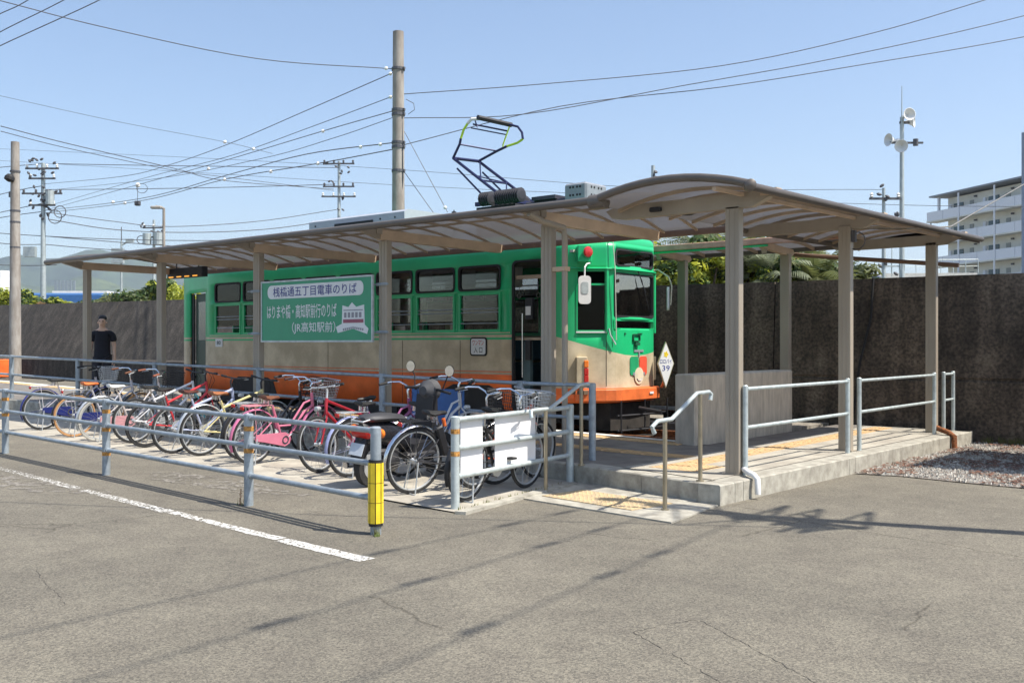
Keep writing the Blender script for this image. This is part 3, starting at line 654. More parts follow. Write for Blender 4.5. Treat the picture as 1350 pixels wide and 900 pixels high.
# roof dome
def inset(p, d):
    sx = max(-14.0, min(-5.3, p[0])); v = Vector((sx-p[0], CV-p[1])); L = v.length; return (p[0]+v.x/L*min(d, L), p[1]+v.y/L*min(d, L))
mb = MB(); lev = [(0, 3.14), (0, 3.19), (.02, 3.235), (.07, 3.275), (.18, 3.315), (.38, 3.35), (.65, 3.375), (.95, 3.385)]; n = len(path)
for d, z in lev:
    for p in path: q = inset(p, d); mb.v.append((q[0], q[1], z))
for k in range(len(lev)-1):
    for i in range(n): j = (i+1) % n; mb.f.append((k*n+i, k*n+j, (k+1)*n+j, (k+1)*n+i)); mb.mi.append(0)
mb.f.append(tuple((len(lev)-1)*n+i for i in range(n))); mb.mi.append(0)
rf = recalc(build('roof', mb, M_green, tram, True)); rf.data.polygons.foreach_set('use_smooth', [True]*len(rf.data.polygons))
def follow(s0, s1, z, r, m, name, off=.01, par=tram, n=24, up=0, cs=8):
    pts = []
    for i in range(n+1):
        s = s0+(s1-s0)*i/n; p = at_s(s); q = nrm(s); pts.append((p[0]+q.x*off, p[1]+q.y*off, z+up*0))
    mb = MB(); mb.tube(pts, r, cs); return build(name, mb, m, par, True)
follow(SN(-13.9), SN(-4.75), 3.14, .028, M_cream, 'rain_gutter', .016, n=4)
# cab visor above the front windows
pts = []; mb = MB(); N = 26; s0, s1 = ss[7], ss[-1]-ss[7]
for i in range(N+1):
    s = s0+(s1-s0)*i/N; p = at_s(s); q = nrm(s)
    for o, z in ((-.01, 2.755), (.045, 2.74), (.05, 2.725), (-.01, 2.72)): mb.v.append((p[0]+q.x*o, p[1]+q.y*o, z))
for i in range(N):
    for k in range(4): mb.f.append((4*i+k, 4*i+4+k, 4*i+4+(k+1) % 4, 4*i+(k+1) % 4)); mb.mi.append(0)
mb.f += [(0, 1, 2, 3), (4*N, 4*N+3, 4*N+2, 4*N+1)]; mb.mi += [0, 0]; recalc(build('visor', mb, M_green, tram))
# interior
mb = MB(); mb.b2((-15.3, 3.35, .78), (-13.9, 4.8, .84)); mb.b2((-13.9, 3.0, .78), (-4.1, 5.14, .84)); build('floor', mb, mat('tram_floor', (.12, .08, .05), .7), tram)
mb = MB(); mb.b2((-15.3, 3.35, 2.98), (-13.9, 4.8, 3.02)); mb.b2((-13.9, 3.0, 2.98), (-4.3, 5.14, 3.02)); build('ceiling', mb, mat('tram_ceiling', (.55, .52, .45), .6), tram)
M_seat = mat('seat_velour', (.03, .09, .12), .9)
for i, u in enumerate((-6.4, -7.5, -8.6, -9.7, -12.6)):
    build('hanging_poster', MB().b2((u-.25, 4.0, 2.55), (u+.25, 4.01, 2.9)), M_white if i % 2 else M_slet, tram)
for v0, v1, u1 in ((3.0, 3.42, -5.8), (4.72, 5.14, -5.0)):
    mb = MB(); mb.b2((-13.9, v0, .84), (u1, v1, 1.22), bev=.04); build('bench_seat', mb, M_seat, tram)
    y = v0+.05 if v0 < 4 else v1-.1
    mb = MB(); mb.b2((-13.9, y-.02, 1.26), (u1, y+.06, 1.68), bev=.03); build('seat_back', mb, M_seat, tram)
for u in (-5.9, -8.3, -10.9, -13.2):
    for v in (3.45, 4.69):
        mb = MB(); mb.tube([(u, v, .84), (u, v, 2.98)], .016, 8); build('grab_pole', mb, M_chrome, tram)
for v in (3.5, 4.64):
    mb = MB(); mb.tube([(-13.8, v, 2.62), (-5.8, v, 2.62)], .014, 6)
    k = -13.5
    while k < -6: mb.tube([(k, v, 2.62), (k, v, 2.48)], .008, 4); mb.ring(circ(k, 2.44, .05, 8), circ(k, 2.44, .035, 8), v-.008, v+.008, 'xz'); k += .45
    build('strap_rail', mb, M_white, tram)
# driver's partition and console
mb = MB(); mb.b2((-4.95, 3.5, .84), (-4.9, 4.6, 2.0)); mb.b2((-4.5, 3.4, .84), (-4.15, 4.7, 1.6), bev=.03); mb.b2((-4.45, 3.5, 1.6), (-4.3, 3.9, 1.72)); build('driver_console', mb, mat('console', (.06, .065, .06), .6), tram)
mb = MB(); mb.b2((-5.35, 3.05, .84), (-5.2, 3.12, 1.6)); mb.b2((-4.75, 3.15, 1.2), (-4.7, 3.5, 1.95)); build('fare_box', mb, mat('fare_box', (.10, .16, .18), .5), tram)
mb = MB(); mb.b2((-4.93, 3.02, .86), (-4.70, 3.0, 1.9)); build('door_leaf', mb, M_dark, tram)
build('door_rail', MB().b2((-5.47, 2.95, 2.60), (-4.65, 2.99, 2.66)), M_rib, tram); build('door_rail', MB().b2((-5.47, 2.97, 1.62), (-4.66, 3.0, 1.66)), M_rib, tram)
mb = MB(); mb.b2((-5.06, 3.75, .84), (-5.02, 5.12, 2.95)); build('cab_partition', mb, mat('partition_dark', (.015, .022, .016), .6), tram)
mb = MB(); mb.tube([(-5.28, 2.95, 1.02), (-5.28, 2.95, 2.05)], .014, 8); build('grab_handle', mb, M_chrome, tram)
mb = MB(); mb.b2((-5.22, 2.94, 1.95), (-5.08, 3.02, 2.3), bev=.01); mb.b2((-5.22, 2.935, 1.3), (-5.12, 3.0, 1.62), bev=.01); build('card_reader', mb, M_dark, tram)
mb = MB(); mb.b2((-5.20, 2.93, 2.02), (-5.10, 2.938, 2.16)); build('notice', mb, M_white, tram)
mb = MB(); mb.b2((-5.45, 2.93, .50), (-4.64, 3.25, .56)); mb.b2((-5.45, 3.12, .56), (-4.64, 3.2, .84)); build('door_step', mb, M_under, tram)
mb = MB(); mb.ring(rrect(-5.45, -4.64, .47, 2.90, .09, 4), rrect(-5.415, -4.675, .5, 2.865, .07, 4), 2.885, 2.93, 'xz'); build('door_frame', mb, M_black, tram)
# rear door
def panel_s(s0, s1, z0, z1_, off, th, m, name, par=tram, n=3, bev=0):
    mb = MB()
    for i in range(n+1):
        s = s0+(s1-s0)*i/n; p = at_s(s); q = nrm(s)
        for o, z in ((off, z0), (off, z1_), (off-th, z1_), (off-th, z0)): mb.v.append((p[0]+q.x*o, p[1]+q.y*o, z))
    for i in range(n):
        for k in range(4): mb.f.append((4*i+k, 4*i+4+k, 4*i+4+(k+1) % 4, 4*i+(k+1) % 4)); mb.mi.append(0)
    mb.f += [(0, 1, 2, 3), (4*n, 4*n+3, 4*n+2, 4*n+1)]; mb.mi += [0, 0]
    return recalc(build(name, mb, m, par))
M_dgreen = mat('door_dark_green', (.018, .05, .03), .5)
dl = panel_s(DR[0]+.14, DR[1], .57, 2.68, -.10, .03, M_dgreen, 'rear_door', n=1)
panel_s(DR[0]+.30, DR[1]-.1, 1.65, 2.5, -.095, .01, M_gldark, 'pane', dl, n=1)
panel_s(DR[0], DR[0]+.12, .57, 2.68, -.05, .03, M_dark, 'rear_door', n=1)
# windows of both sides
pane_u = {}
def window_side(c, near):
    y = 2.9 if near else 2*CV-2.9; sgn = -1 if near else 1
    a0, a1 = (y+sgn*.012, y-sgn*.05)
    lo, hi = min(a0, a1), max(a0, a1)
    mb = MB(); mb.ring(rrect(c-.475, c+.475, 2.44, 2.86, .07, 3), rrect(c-.44, c+.44, 2.475, 2.825, .055, 3), lo, hi, 'xz'); w = build('window', mb, M_black, tram)
    gy = y-sgn*.02
    mb = MB(); mb.b2((c-.445, gy-.002, 2.47), (c+.445, gy+.002, 2.83)); build('pane', mb, M_glass, w)
    mb = MB(); mb.ring([(c+.47, 2.41), (c-.47, 2.41), (c-.47, 1.765), (c+.47, 1.765)], [(c+.43, 2.37), (c-.43, 2.37), (c-.43, 1.80), (c+.43, 1.80)], y-sgn*.004 if sgn > 0 else y-.008, y+.04 if near else y+.01, 'xz')
    sash = build('window_sash', mb, M_green if near else M_dark, tram)
    mb = MB(); gy2 = y-sgn*.03; mb.b2((c-.43, gy2-.002, 1.94), (c+.43, gy2+.002, 2.38)); build('pane', mb, M_glass, sash)
    if near:
        mb = MB()
        for z in (1.90, 2.08, 2.14): mb.tube([(c-.44, y+.015, z), (c+.44, y+.015, z)], .010, 6)
        build('guard_rail', mb, M_galv, sash)
        mb = MB(); mb.b2((c-.46, y-.012, 1.735), (c+.46, y+.02, 1.765)); build('sill', mb, M_green, sash)
for c in WIN: window_side(c, True); window_side(c, False)
mb = MB(); mb.b2((-8.32, 2.935, 2.50), (-8.14, 2.94, 2.70)); mb.b2((-13.72, 2.945, 2.08), (-13.42, 2.95, 2.34)); build('window_notice', mb, M_white, tram)
# body trim
mb = MB(); mb.b2((-14.0, 2.885, 1.735), (-5.5, 2.8995, 1.75)); build('belt_rail', mb, M_cream, tram)
mb = MB(); mb.b2((-14.0, 2.888, 1.045), (-5.47, 2.8995, 1.06)); mb.b2((-14.0, 2.888, 1.10), (-5.47, 2.8995, 1.112)); build('belt_rail', mb, M_orange, tram)
en = build('entry_plate', MB().prism(rrect(-6.36, -5.99, 1.36, 1.67, .05), 2.882, 2.899, 'xz'), M_black, tram)
build('plate_face', MB().prism(rrect(-6.335, -6.015, 1.385, 1.645, .035), 2.878, 2.884, 'xz'), M_slet, en)
letter('ワンマン', -6.30, -6.05, 1.535, 1.62, 2.8765, M_red, en); letter('入 口', -6.27, -6.08, 1.41, 1.51, 2.8765, M_black, en)
nb = build('number_plate', MB().b2((-13.78, 2.885, 1.50), (-13.52, 2.899, 1.67)), M_slet, tram); letter('80', -13.72, -13.58, 1.545, 1.63, 2.882, M_black, nb)
# front: gaskets and glass, following the curved nose
def frame_s(s0, s1, z0, z1_, w, m, name, off=.012, th=.05, rc=.04, n=8, par=tram):
    mb = MB(); out = rrect(s0-w, s1+w, z0-w, z1_+w, rc+w, 3); inn = rrect(s0+.004, s1-.004, z0+.004, z1_-.004, rc, 3)
    mb.ring(out, inn, off-th, off, 'xz')
    def W(q):
        p = at_s(q[0]); nn_ = nrm(q[0]); return (p[0]+nn_.x*q[1], p[1]+nn_.y*q[1], q[2])
    mb.v = [W(q) for q in mb.v]; return recalc(build(name, mb, m, par))
def pane_s(s0, s1, z0, z1_, off, m, name, par, n=8): return panel_s(s0, s1, z0, z1_, off, .004, m, name, par, n)
g = frame_s(WS[0]+.02, WS[1]-.02, WS[2]+.02, WS[3]-.02, .025, M_black, 'windscreen', rc=.03); pane_s(WS[0], WS[1], WS[2], WS[3], -.015, M_glwind, 'pane', g)
g = frame_s(SLT[0]+.01, SLT[1]-.01, SLT[2]+.005, SLT[3]-.005, .02, M_green, 'vent_frame', rc=.004); pane_s(SLT[0], SLT[1], SLT[2], SLT[3], -.03, M_gldark, 'pane', g)
g = frame_s(DST[0]+.01, DST[1]-.01, DST[2]+.01, DST[3]-.01, .022, M_black, 'destination_box', rc=.05); pane_s(DST[0], DST[1], DST[2], DST[3], -.02, M_gldark, 'pane', g)
db = panel_s(DST[0], DST[1], DST[2], DST[3], -.07, .01, M_dark, 'destination_display', n=8)
def onfront(mb_, s_c, zc=0):
    """maps a shape drawn in (s, outward, z) onto the nose"""
    def W(q):
        s = s_c+q[0]; p = at_s(s); nn_ = nrm(s); return (p[0]+nn_.x*q[1], p[1]+nn_.y*q[1], q[2]+zc)
    mb_.v = [W(q) for q in mb_.v]; return mb_
M_amber = emis('amber_dim', (.45, .2, .03), .25)
t = text_mesh('はりまや橋', -.26, .26, 2.86, 2.965); t.v = [(a, -.066, c) for a, b_, c in t.v]; build('lettering', onfront(t, mid), M_amber, db)
g = frame_s(ANG[0]+.01, ANG[1]-.01, ANG[2]+.01, ANG[3]-.01, .018, M_green, 'cab_window', rc=.01); pane_s(ANG[0], ANG[1], ANG[2]+.0, 2.47, -.03, M_glcab, 'pane', g, 2)
panel_s(ANG[0], ANG[1], 2.47, 2.50, .0, .04, M_green, 'bar', g, 2)
panel_s(ANG[0]-.01, ANG[1]+.01, ANG[2]-.03, ANG[2]-.005, .02, .03, M_white, 'sill', g, 2)
g = frame_s(ANG2[0]+.01, ANG2[1]-.01, ANG2[2]+.01, ANG2[3]-.01, .018, M_green, 'cab_window', rc=.01); pane_s(ANG2[0], ANG2[1], ANG2[2], ANG2[3], -.03, M_gldark, 'pane', g, 2)
# pillars standing slightly proud
for s in (ss[9]+.01, ss[-1]-ss[9]-.01):
    p = at_s(s); q = nrm(s); mb = MB(); mb.tube([(p[0]+q.x*.01, p[1]+q.y*.01, 1.74), (p[0]+q.x*.01, p[1]+q.y*.01, 2.73)], .03, 8); build('pillar', mb, M_green, tram, True)
# seam line, bumper, lamps
panel_s(ss[9]+.0, ss[9]+.008, .9, 1.70, .003, .01, M_under, 'panel_seam', n=1)
mb = MB(); N = 20; b0, b1 = ss[8]-.02, ss[-1]-ss[8]+.02
for i in range(N+1):
    s = b0+(b1-b0)*i/N; p = at_s(s); q = nrm(s); o = .10; zt = .86-.01*abs(2*i/N-1); zb_ = .67
    for off, z in ((-.02, zb_), (o-.008, zb_), (o, zb_+.01), (o, zt-.012), (o-.010, zt), (-.02, zt+.005)): mb.v.append((p[0]+q.x*off, p[1]+q.y*off, z))
for i in range(N):
    for k in range(6): mb.f.append((6*i+k, 6*i+6+k, 6*i+6+(k+1) % 6, 6*i+(k+1) % 6)); mb.mi.append(0)
mb.f += [tuple(range(6)), tuple(6*N+k for k in range(5, -1, -1))]; mb.mi += [0, 0]; recalc(build('bumper', mb, mat('bumper_orange', (.78, .17, .04), .55, var=.2, scale=5), tram))
t = MB().b2((-.10, .112, .755), (.02, .116, .79)); build('bumper_mark', onfront(t, mid+.35), M_slet, tram)
p = at_s(ss[8]+.10); q = nrm(ss[8]+.1); c0 = Vector((p[0], p[1], 0)); qv = Vector((q.x, q.y, 0)); tv = Vector((-q.y, q.x, 0))
def ob(cx, off, z, d, m, name, par=tram, bev=.01):
    M3 = Matrix((tv, qv, Vector((0, 0, 1)))).transposed()
    mb = MB(); c = c0+tv*cx+qv*off; mb.box((c.x, c.y, z), d, M3, bev=bev); return build(name, mb, m, par)
tl = ob(-.02, .06, 1.15, (.17, .14, .42), M_cream, 'tail_lamp')
for z, m in ((1.25, mat('amber_lens', (.85, .20, .02), .2)), (1.13, M_red), (1.02, M_red)):
    ob(.045, .135, z, (.07, .03, .11), m, 'lens', tl)
p2 = at_s(ss[-1]-ss[8]-.1); q2 = nrm(ss[-1]-ss[8]-.1); mb = MB(); mb.box((p2[0]+q2.x*.06, p2[1]+q2.y*.06, 1.15), (.14, .17, .4), math.atan2(q2.y, q2.x), bev=.01); build('tail_lamp', mb, M_cream, tram)
hb = ob(.02, .08, 2.95, (.22, .18, .26), M_green, 'marker_lamp'); c = c0+tv*.06+qv*.17
mb = MB(); mb.lathe([(.075, 0), (.085, .02), (.07, .045), (.03, .055)], (c.x, c.y, 2.97), (.9, -.35, 0), 18); build('lens', mb, mat('red_lens', (.5, .03, .03), .15), hb, True)
# mirrors
c = c0+tv*.0+qv*.33
mr_ = MB(); mr_.tube([tuple(c0+tv*.10+qv*.14+Vector((0, 0, 2.80))), tuple(c0+tv*.04+qv*.26+Vector((0, 0, 2.78))), tuple(c+Vector((0, 0, 2.72))), tuple(c+Vector((0, 0, 2.45)))], .013, 6)
mirr = build('mirror', mr_, M_white, tram, True)
mb = MB(); mb.lathe([(.0, 0)], (0, 0, 0)) if False else None
M3 = Matrix.Rotation(R(-20), 3, 'Z'); mb = MB(); mb.prism(rrect(-.095, .095, -.215, .215, .055, 4), -.018, .018, 'xz'); mb.v = [tuple(Matrix.Rotation(R(45), 3, 'Z') @ Vector(x)+c+Vector((0, 0, 2.38))) for x in mb.v]; build('mirror_case', mb, M_white, mirr)
mb = MB(); mb.prism(rrect(-.055, .055, -.06, .12, .03, 3), -.024, -.0185, 'xz'); mb.v = [tuple(Matrix.Rotation(R(45), 3, 'Z') @ Vector(x)+c+Vector((0, 0, 2.38))) for x in mb.v]; build('mirror_mount', mb, M_galvlt, mirr)
pr = at_s(ss[-1]-ss[7]); mb = MB(); A_ = Vector((pr[0], pr[1], 0)); mb.tube([tuple(A_+Vector((.0, 0, 2.80))), tuple(A_+Vector((.22, .1, 2.83))), tuple(A_+Vector((.42, .12, 2.70))), tuple(A_+Vector((.46, .12, 2.60)))], .014, 6); mb.tube([tuple(A_+Vector((.46, .12, 2.60))), tuple(A_+Vector((.48, .12, 2.55))), tuple(A_+Vector((.46, .12, 2.22)))], .012, 6)
m2 = build('mirror', mb, mat('arm_cream', (.65, .6, .45), .5), tram, True)
mb = MB(); mb.prism(rrect(-.08, .08, -.2, .2, .05, 4), -.018, .018, 'xz'); mb.v = [tuple(Matrix.Rotation(R(125), 3, 'Z') @ Vector(x)+A_+Vector((.40, .13, 2.33))) for x in mb.v]; build('mirror_case', mb, M_white, m2)
mb = MB(); mb.box((A_.x+.06, A_.y+.03, 1.52), (.06, .2, .24), bev=.01); build('horn_box', mb, M_dark, tram)
# wiper, coupler pin, pantograph rope
def fpt(ds, off, z): p = at_s(mid+ds); q = nrm(mid+ds); return (p[0]+q.x*off, p[1]+q.y*off, z)
mb = MB(); mb.tube([fpt(.02, .03, 2.72), fpt(.22, .05, 2.38)], .009, 6); mb.tube([fpt(.10, .045, 2.60), fpt(.34, .045, 2.12)], .007, 6); build('wiper', mb, M_dark, tram)
mb = MB(); mb.b2((0, 0, 0), (0, 0, 0)) if False else None; mb.ring(rrect(-.10, .10, 1.60, 1.72, .02, 2), rrect(-.085, .085, 1.615, 1.705, .015, 2), .0, .03, 'xz'); mb.box((0, .02, 1.56), (.12, .05, .05)); mb.box((-.3, .005, 1.72), (.03, .02, .03)); mb.box((.12, .01, 1.73), (.14, .015, .008)); build('coupler_socket', onfront(mb, mid), mat('socket_green', (.01, .10, .05), .6), tram)
mb = MB(); mb.tube([(-3.9, 3.42, 3.33), fpt(-.62, .05, 3.2), fpt(-.60, .07, 2.75), fpt(-.58, .06, 2.2), fpt(-.56, .05, 1.62)], .008, 5); build('pantograph_rope', mb, mat('rope', (.6, .58, .5), .8), tram)
mb = MB(); mb.tube([fpt(-.68, .04, 1.80), fpt(-.66, .05, 1.70), fpt(-.58, .06, 1.55)], .012, 6); build('rope_catch', mb, M_galvlt, tram)
# emblem on the nose: green and red halves, a light bar, a cream disc with a smile
E_ = MB(); E_.prism(rrect(-.25, -.01, 1.06, 1.36, .05, 3), .003, .012, 'xz'); em = build('emblem', onfront(E_, mid+.08), mat('emblem_green', (.02, .32, .13), .4), tram)
E_ = MB(); E_.prism(rrect(.02, .25, 1.06, 1.36, .05, 3), .003, .012, 'xz'); build('emblem_half', onfront(E_, mid+.08), mat('emblem_red', (.75, .10, .05), .4), em)
E_ = MB(); E_.prism(circ(0, 1.05, .135, 20), .012, .018, 'xz'); build('emblem_disc', onfront(E_, mid+.08), mat('emblem_cream', (.70, .61, .44), .5), em)
E_ = MB(); E_.b2((-.14, .003, 1.43), (.14, .015, 1.465)); E_.b2((-.012, .003, 1.35), (.02, .015, 1.43)); E_.tube([(.085*math.cos(R(a)), .02, 1.05+.085*math.sin(R(a))) for a in range(-150, -29, 20)], .01, 4); [E_.lathe([(.028, 0), (.028, .006)], (x, .012, 1.08), (0, 1, 0), 8) for x in (-.15, .15)]; build('emblem_mark', onfront(E_, mid+.08), M_gr, em)
# underframe
mb = MB(); mb.b2((-15.2, 3.45, .35), (-4.3, 4.7, .66)); mb.b2((-4.45, 3.5, .20), (-3.95, 4.65, .62)); build('underframe', mb, M_under, tram)
for uc in (-6.1, -12.9):
    mb = MB(); mb.b2((uc-1.25, 3.38, .3), (uc+1.25, 3.46, .55)); mb.b2((uc-1.25, 4.68, .3), (uc+1.25, 4.76, .55)); bg_ = build('bogie', mb, M_under, tram)
    for du in (-.75, .75):
        for v in (3.53, 4.61):
            mb = MB(); mb.lathe([(.33, -.05), (.33, .04), (.30, .05), (.1, .06)], (uc+du, v, .47), (0, -1, 0), 20); build('wheel', mb, M_dark, bg_, True)
mb = MB()
for z in (.22, .45): mb.tube([(-3.72, 3.35, z), (-3.62, 4.07, z), (-3.72, 4.8, z)], .018, 6)
for v in (3.4, 4.07, 4.75): mb.tube([(-3.68, v, .18), (-3.68, v, .68)], .014, 6)
mb.tube([(-3.68, 3.9, .55), (-3.3, 3.95, .50)], .03, 8); build('lifeguard', mb, M_dark, tram)
# wheel-arch cut in the orange skirt and dark skirt boxes
build('equipment_box', MB().b2((-13.6, 2.93, .30), (-12.2, 2.99, .50)), M_dark, tram); build('equipment_box', MB().b2((-9.9, 2.95, .28), (-8.2, 3.0, .50)), M_dark, tram)
for u in (-12.1, -10.05, -8.0, -6.6):
    build('panel_seam', MB().b2((u-.003, 2.896, .50), (u+.003, 2.8995, 1.62)), M_under, tram)
for a, c in ((-13.3, -11.6), (-7.1, -5.6)):
    mb = MB(); mb.prism([(a, .46), (a+.15, .80), (a+.35, .88), (c-.35, .88), (c-.15, .80), (c, .46)], 2.894, 2.899, 'xz'); build('skirt_opening', mb, M_black, tram)
# roof equipment
M_ac = mat('aircon_grey', (.40, .43, .48), .45, var=.06)
ac = build('air_conditioner', MB().prism([(3.28, 3.36), (4.85, 3.36), (4.85, 3.98), (4.75, 4.04), (3.38, 4.04), (3.28, 3.99)], -11.1, -8.35, 'yz'), M_ac, tram)
build('vent_grille', MB().b2((-10.3, 3.26, 3.74), (-9.2, 3.279, 3.90)), M_black, ac)
mb = MB(); [mb.lathe([(.02, 0), (.02, .01)], (u, 3.282, 3.90), (0, -1, 0), 8) for u in (-10.9, -9.0, -8.6)]; [mb.lathe([(.03, 0), (.03, .01)], (-8.352, v, 3.85), (1, 0, 0), 8) for v in (3.7, 4.4)]; build('fastener', mb, M_dark, ac)
M_res = mat('resistor_black', (.03, .03, .04), .7)
mb = MB()
for k in range(7): mb.lathe([(.10, 0), (.14, .02), (.14, .05), (.10, .07)], (-6.9+k*.11, 4.15, 4.03), (1, 0, 0), 12)
mb.b2((-7.0, 3.75, 3.40), (-6.1, 4.6, 3.98)); pb_ = None; build('resistor_bank', mb, M_res, tram)
for u0, u1 in ((-6.66, -6.44), (-6.30, -5.78)):
    mb = MB(); k = 0
    pr_ = []
    while u0+k*.05 < u1: pr_ += [(.07, k*.05), (.125, k*.05+.012), (.125, k*.05+.030), (.07, k*.05+.042)]; k += 1
    mb.lathe(pr_, (u0, 3.52, 4.07), (1, 0, 0), 12); build('insulator_stack', mb, M_res, tram)
mb = MB(); mb.b2((-5.9, 3.75, 3.40), (-5.05, 4.5, 3.98), bev=.03); mb.b2((-5.7, 3.7, 3.98), (-5.2, 4.4, 4.04)); build('roof_box', mb, mat('roof_cover', (.05, .05, .07), .6), tram)
bx = build('perforated_box', MB().b2((-5.05, 3.75, 3.38), (-4.6, 4.35, 4.20), bev=.03), mat('perforated_steel', (.25, .27, .30), .5), tram)
mb = MB()
for z in (4.0, 4.13):
    for u in (-4.92, -4.86, -4.78, -4.72): mb.lathe([(.02, 0), (.02, .008)], (u, 3.752, z), (0, -1, 0), 8)
    for v in (3.9, 3.98, 4.1, 4.18): mb.lathe([(.02, 0), (.02, .008)], (-4.602, v, z), (1, 0, 0), 8)
build('hole', mb, M_black, bx)
mb = MB(); mb.tube([(-7.5, 3.7, 3.36), (-7.5, 3.7, 3.98)], .012, 6); mb.b2((-7.53, 3.67, 3.85), (-7.47, 3.73, 3.95)); build('antenna', mb, M_dark, tram)
# pantograph
pg = build('pantograph', MB().b2((-6.9, 3.6, 3.98), (-6.0, 3.66, 4.05)).b2((-6.9, 4.5, 3.98), (-6.0, 4.56, 4.05)).b2((-6.2, 3.6, 4.0), (-6.12, 4.56, 4.06)), mat('pantograph_navy', (.02, .025, .09), .4, metal=.3), tram)
PM = MATS['pantograph_navy']; M_lime = mat('marker_lime', (.55, .8, .05), .4)
def pt(pts, r, m=PM, name='arm'): mb = MB(); mb.tube(pts, r, 7); return build(name, mb, m, pg, True)
KN, KF = (-7.52, 3.7, 4.92), (-7.55, 4.42, 4.97); B1, B2 = (-6.22, 3.7, 4.02), (-6.22, 4.42, 4.06)
pt([B1, KN], .028); pt([B2, KF], .028); pt([(-6.6, 3.7, 4.0), (-7.42, 3.7, 4.72)], .018); pt([(-6.6, 4.42, 4.03), (-7.45, 4.42, 4.75)], .018)
pt([KN, KF], .03); pt([B1, B2], .025); pt([(-6.85, 3.7, 4.45), (-6.85, 4.42, 4.48)], .018); pt([(-6.85, 3.7, 4.45), (-7.5, 4.4, 4.95)], .013); pt([(-6.3, 3.75, 4.1), (-6.85, 4.4, 4.5)], .013); pt([(-7.0, 3.7, 4.55), (-6.9, 4.42, 4.5)], .012)
pt([KN, (-7.36, 3.7, 5.15), (-7.33, 3.7, 5.25)], .024); pt([(-7.33, 3.7, 5.25), (-7.26, 3.7, 5.40), (-7.16, 3.7, 5.50)], .022, M_lime, 'horn'); pt([(-7.16, 3.7, 5.50), (-7.07, 3.7, 5.56), (-6.92, 3.78, 5.56)], .03, M_white, 'horn')
pt([KF, (-7.1, 4.42, 5.10), (-6.85, 4.42, 5.16)], .024); pt([(-6.85, 4.42, 5.16), (-6.6, 4.42, 5.19), (-6.48, 4.42, 5.24)], .022, M_lime, 'horn'); pt([(-6.48, 4.42, 5.24), (-6.5, 4.42, 5.36), (-6.6, 4.42, 5.48), (-6.78, 4.40, 5.54)], .022, PM, 'horn')
pt([(-6.78, 4.40, 5.50), (-6.95, 4.42, 5.2), (-6.95, 4.42, 5.15)], .014, M_lime, 'horn')
pt([(-7.36, 3.7, 5.15), (-7.12, 4.42, 5.11)], .016)
pt([(-6.92, 3.70, 5.57), (-6.80, 4.48, 5.55)], .045, M_dark, 'contact_strip'); pt([(-7.05, 3.72, 5.47), (-6.86, 4.45, 5.44)], .016); pt([(-7.1, 3.72, 5.41), (-6.90, 4.45, 5.38)], .012); pt([(-7.0, 3.72, 5.52), (-6.95, 3.72, 5.4)], .012)
# diamond sign on its stalk
dm = thing('diamond_sign', 'white diamond-shaped sign with yellow flower and handwriting, above the tram bumper', 'sign', (-3.72, 4.72, .86))
c = Vector((-3.66, 4.66, 1.24)); M3 = Matrix.Rotation(R(62), 3, 'Z')
def dsp(poly, a, b_, m, name): mb = MB(); mb.prism(poly, a, b_, 'xz'); mb.v = [tuple(M3 @ Vector(q)+c) for q in mb.v]; return build(name, mb, m, dm)
dsp([(0, -.40), (.155, .0), (0, .36), (-.155, 0)], -.012, .012, mat('sign_rim', (.35, .33, .2), .5), 'rim')
dsp([(0, -.375), (.14, .0), (0, .335), (-.14, 0)], -.016, -.0125, M_white, 'face')
dsp([(.05*math.cos(R(a)) * (1 if a % 72 == 0 else .6), .15+.06*math.sin(R(a))*(1 if a % 72 == 0 else .6)) for a in range(0, 360, 36)], -.019, -.0165, M_yel, 'flower')
for txt, z0, z1_, w in (('ロロパイ', .0, .075, .11), ('39', -.12, -.03, .07)):
    t = text_mesh(txt, -w, w, z0, z1_); t.v = [tuple(M3 @ Vector((a, -.0185, cc))+c) for a, b_, cc in t.v]; build('lettering', t, mat('marker_blue', (.03, .05, .3), .6), dm)
mb = MB(); mb.tube([(-3.76, 4.70, .85), (-3.70, 4.69, .95), (-3.68, 4.69, 1.2)], .025, 6); build('stalk', mb, M_orange, dm)
# ------------------------------------------------------------------ railings
def railing(name, label, posts, rails, pr=.045, rr=.024, m=M_galv, ph=None, group=None, tape=()):
    """posts: [(u, v, z ground)], rails: heights above ground"""
    t = thing(name, label, 'railing', posts[0])
    for i, (u, v, z) in enumerate(posts):
        h = ph if ph else rails[0]+.035
        mb = MB(); mb.tube([(u, v, z-.05), (u, v, z+h-.01), (u, v, z+h)], [pr, pr, pr*.7], 12); p = build('post', mb, m, t, True)
        if i in tape:
            for hh in (rails[0]-.13, rails[0]-.34, rails[0]-.62)[:2+(i % 2)]:
                mb = MB(); mb.tube([(u, v, z+hh), (u, v, z+hh+.045)], pr+.002, 12, cap=False); build('tape_band', mb, mat('faded_orange_tape', (.62, .30, .07), .7, var=.5, scale=40), p)
    for k, h in enumerate(rails):
        for i in range(len(posts)-1):
            a, c = posts[i], posts[i+1]; d = (Vector(c)-Vector(a)).normalized()*pr*.8
            A = Vector(a)+Vector((0, 0, h))+d; C = Vector(c)+Vector((0, 0, h))-d
            mb = MB(); mb.tube([A, A+d*.8, A+d*.81, C-d*.81, C-d*.8, C], [rr+.006, rr+.006, rr, rr, rr+.006, rr+.006], 10); build('rail', mb, m, t, True)
    return t
fr = [(-12.2, -3.22, .10), (-9.10, -3.48, .07), (-6.13, -3.61, .04), (-3.16, -3.75, .01), (-1.19, -3.91, 0)]
fr = [(-15.2, -2.98, .13)]+fr
t = railing('pipe_railing', 'three-bar galvanised pipe railing along the car park in front of the bicycles', fr, (.845, .575, .29), tape=(2, 3, 4))
t.location = t.location
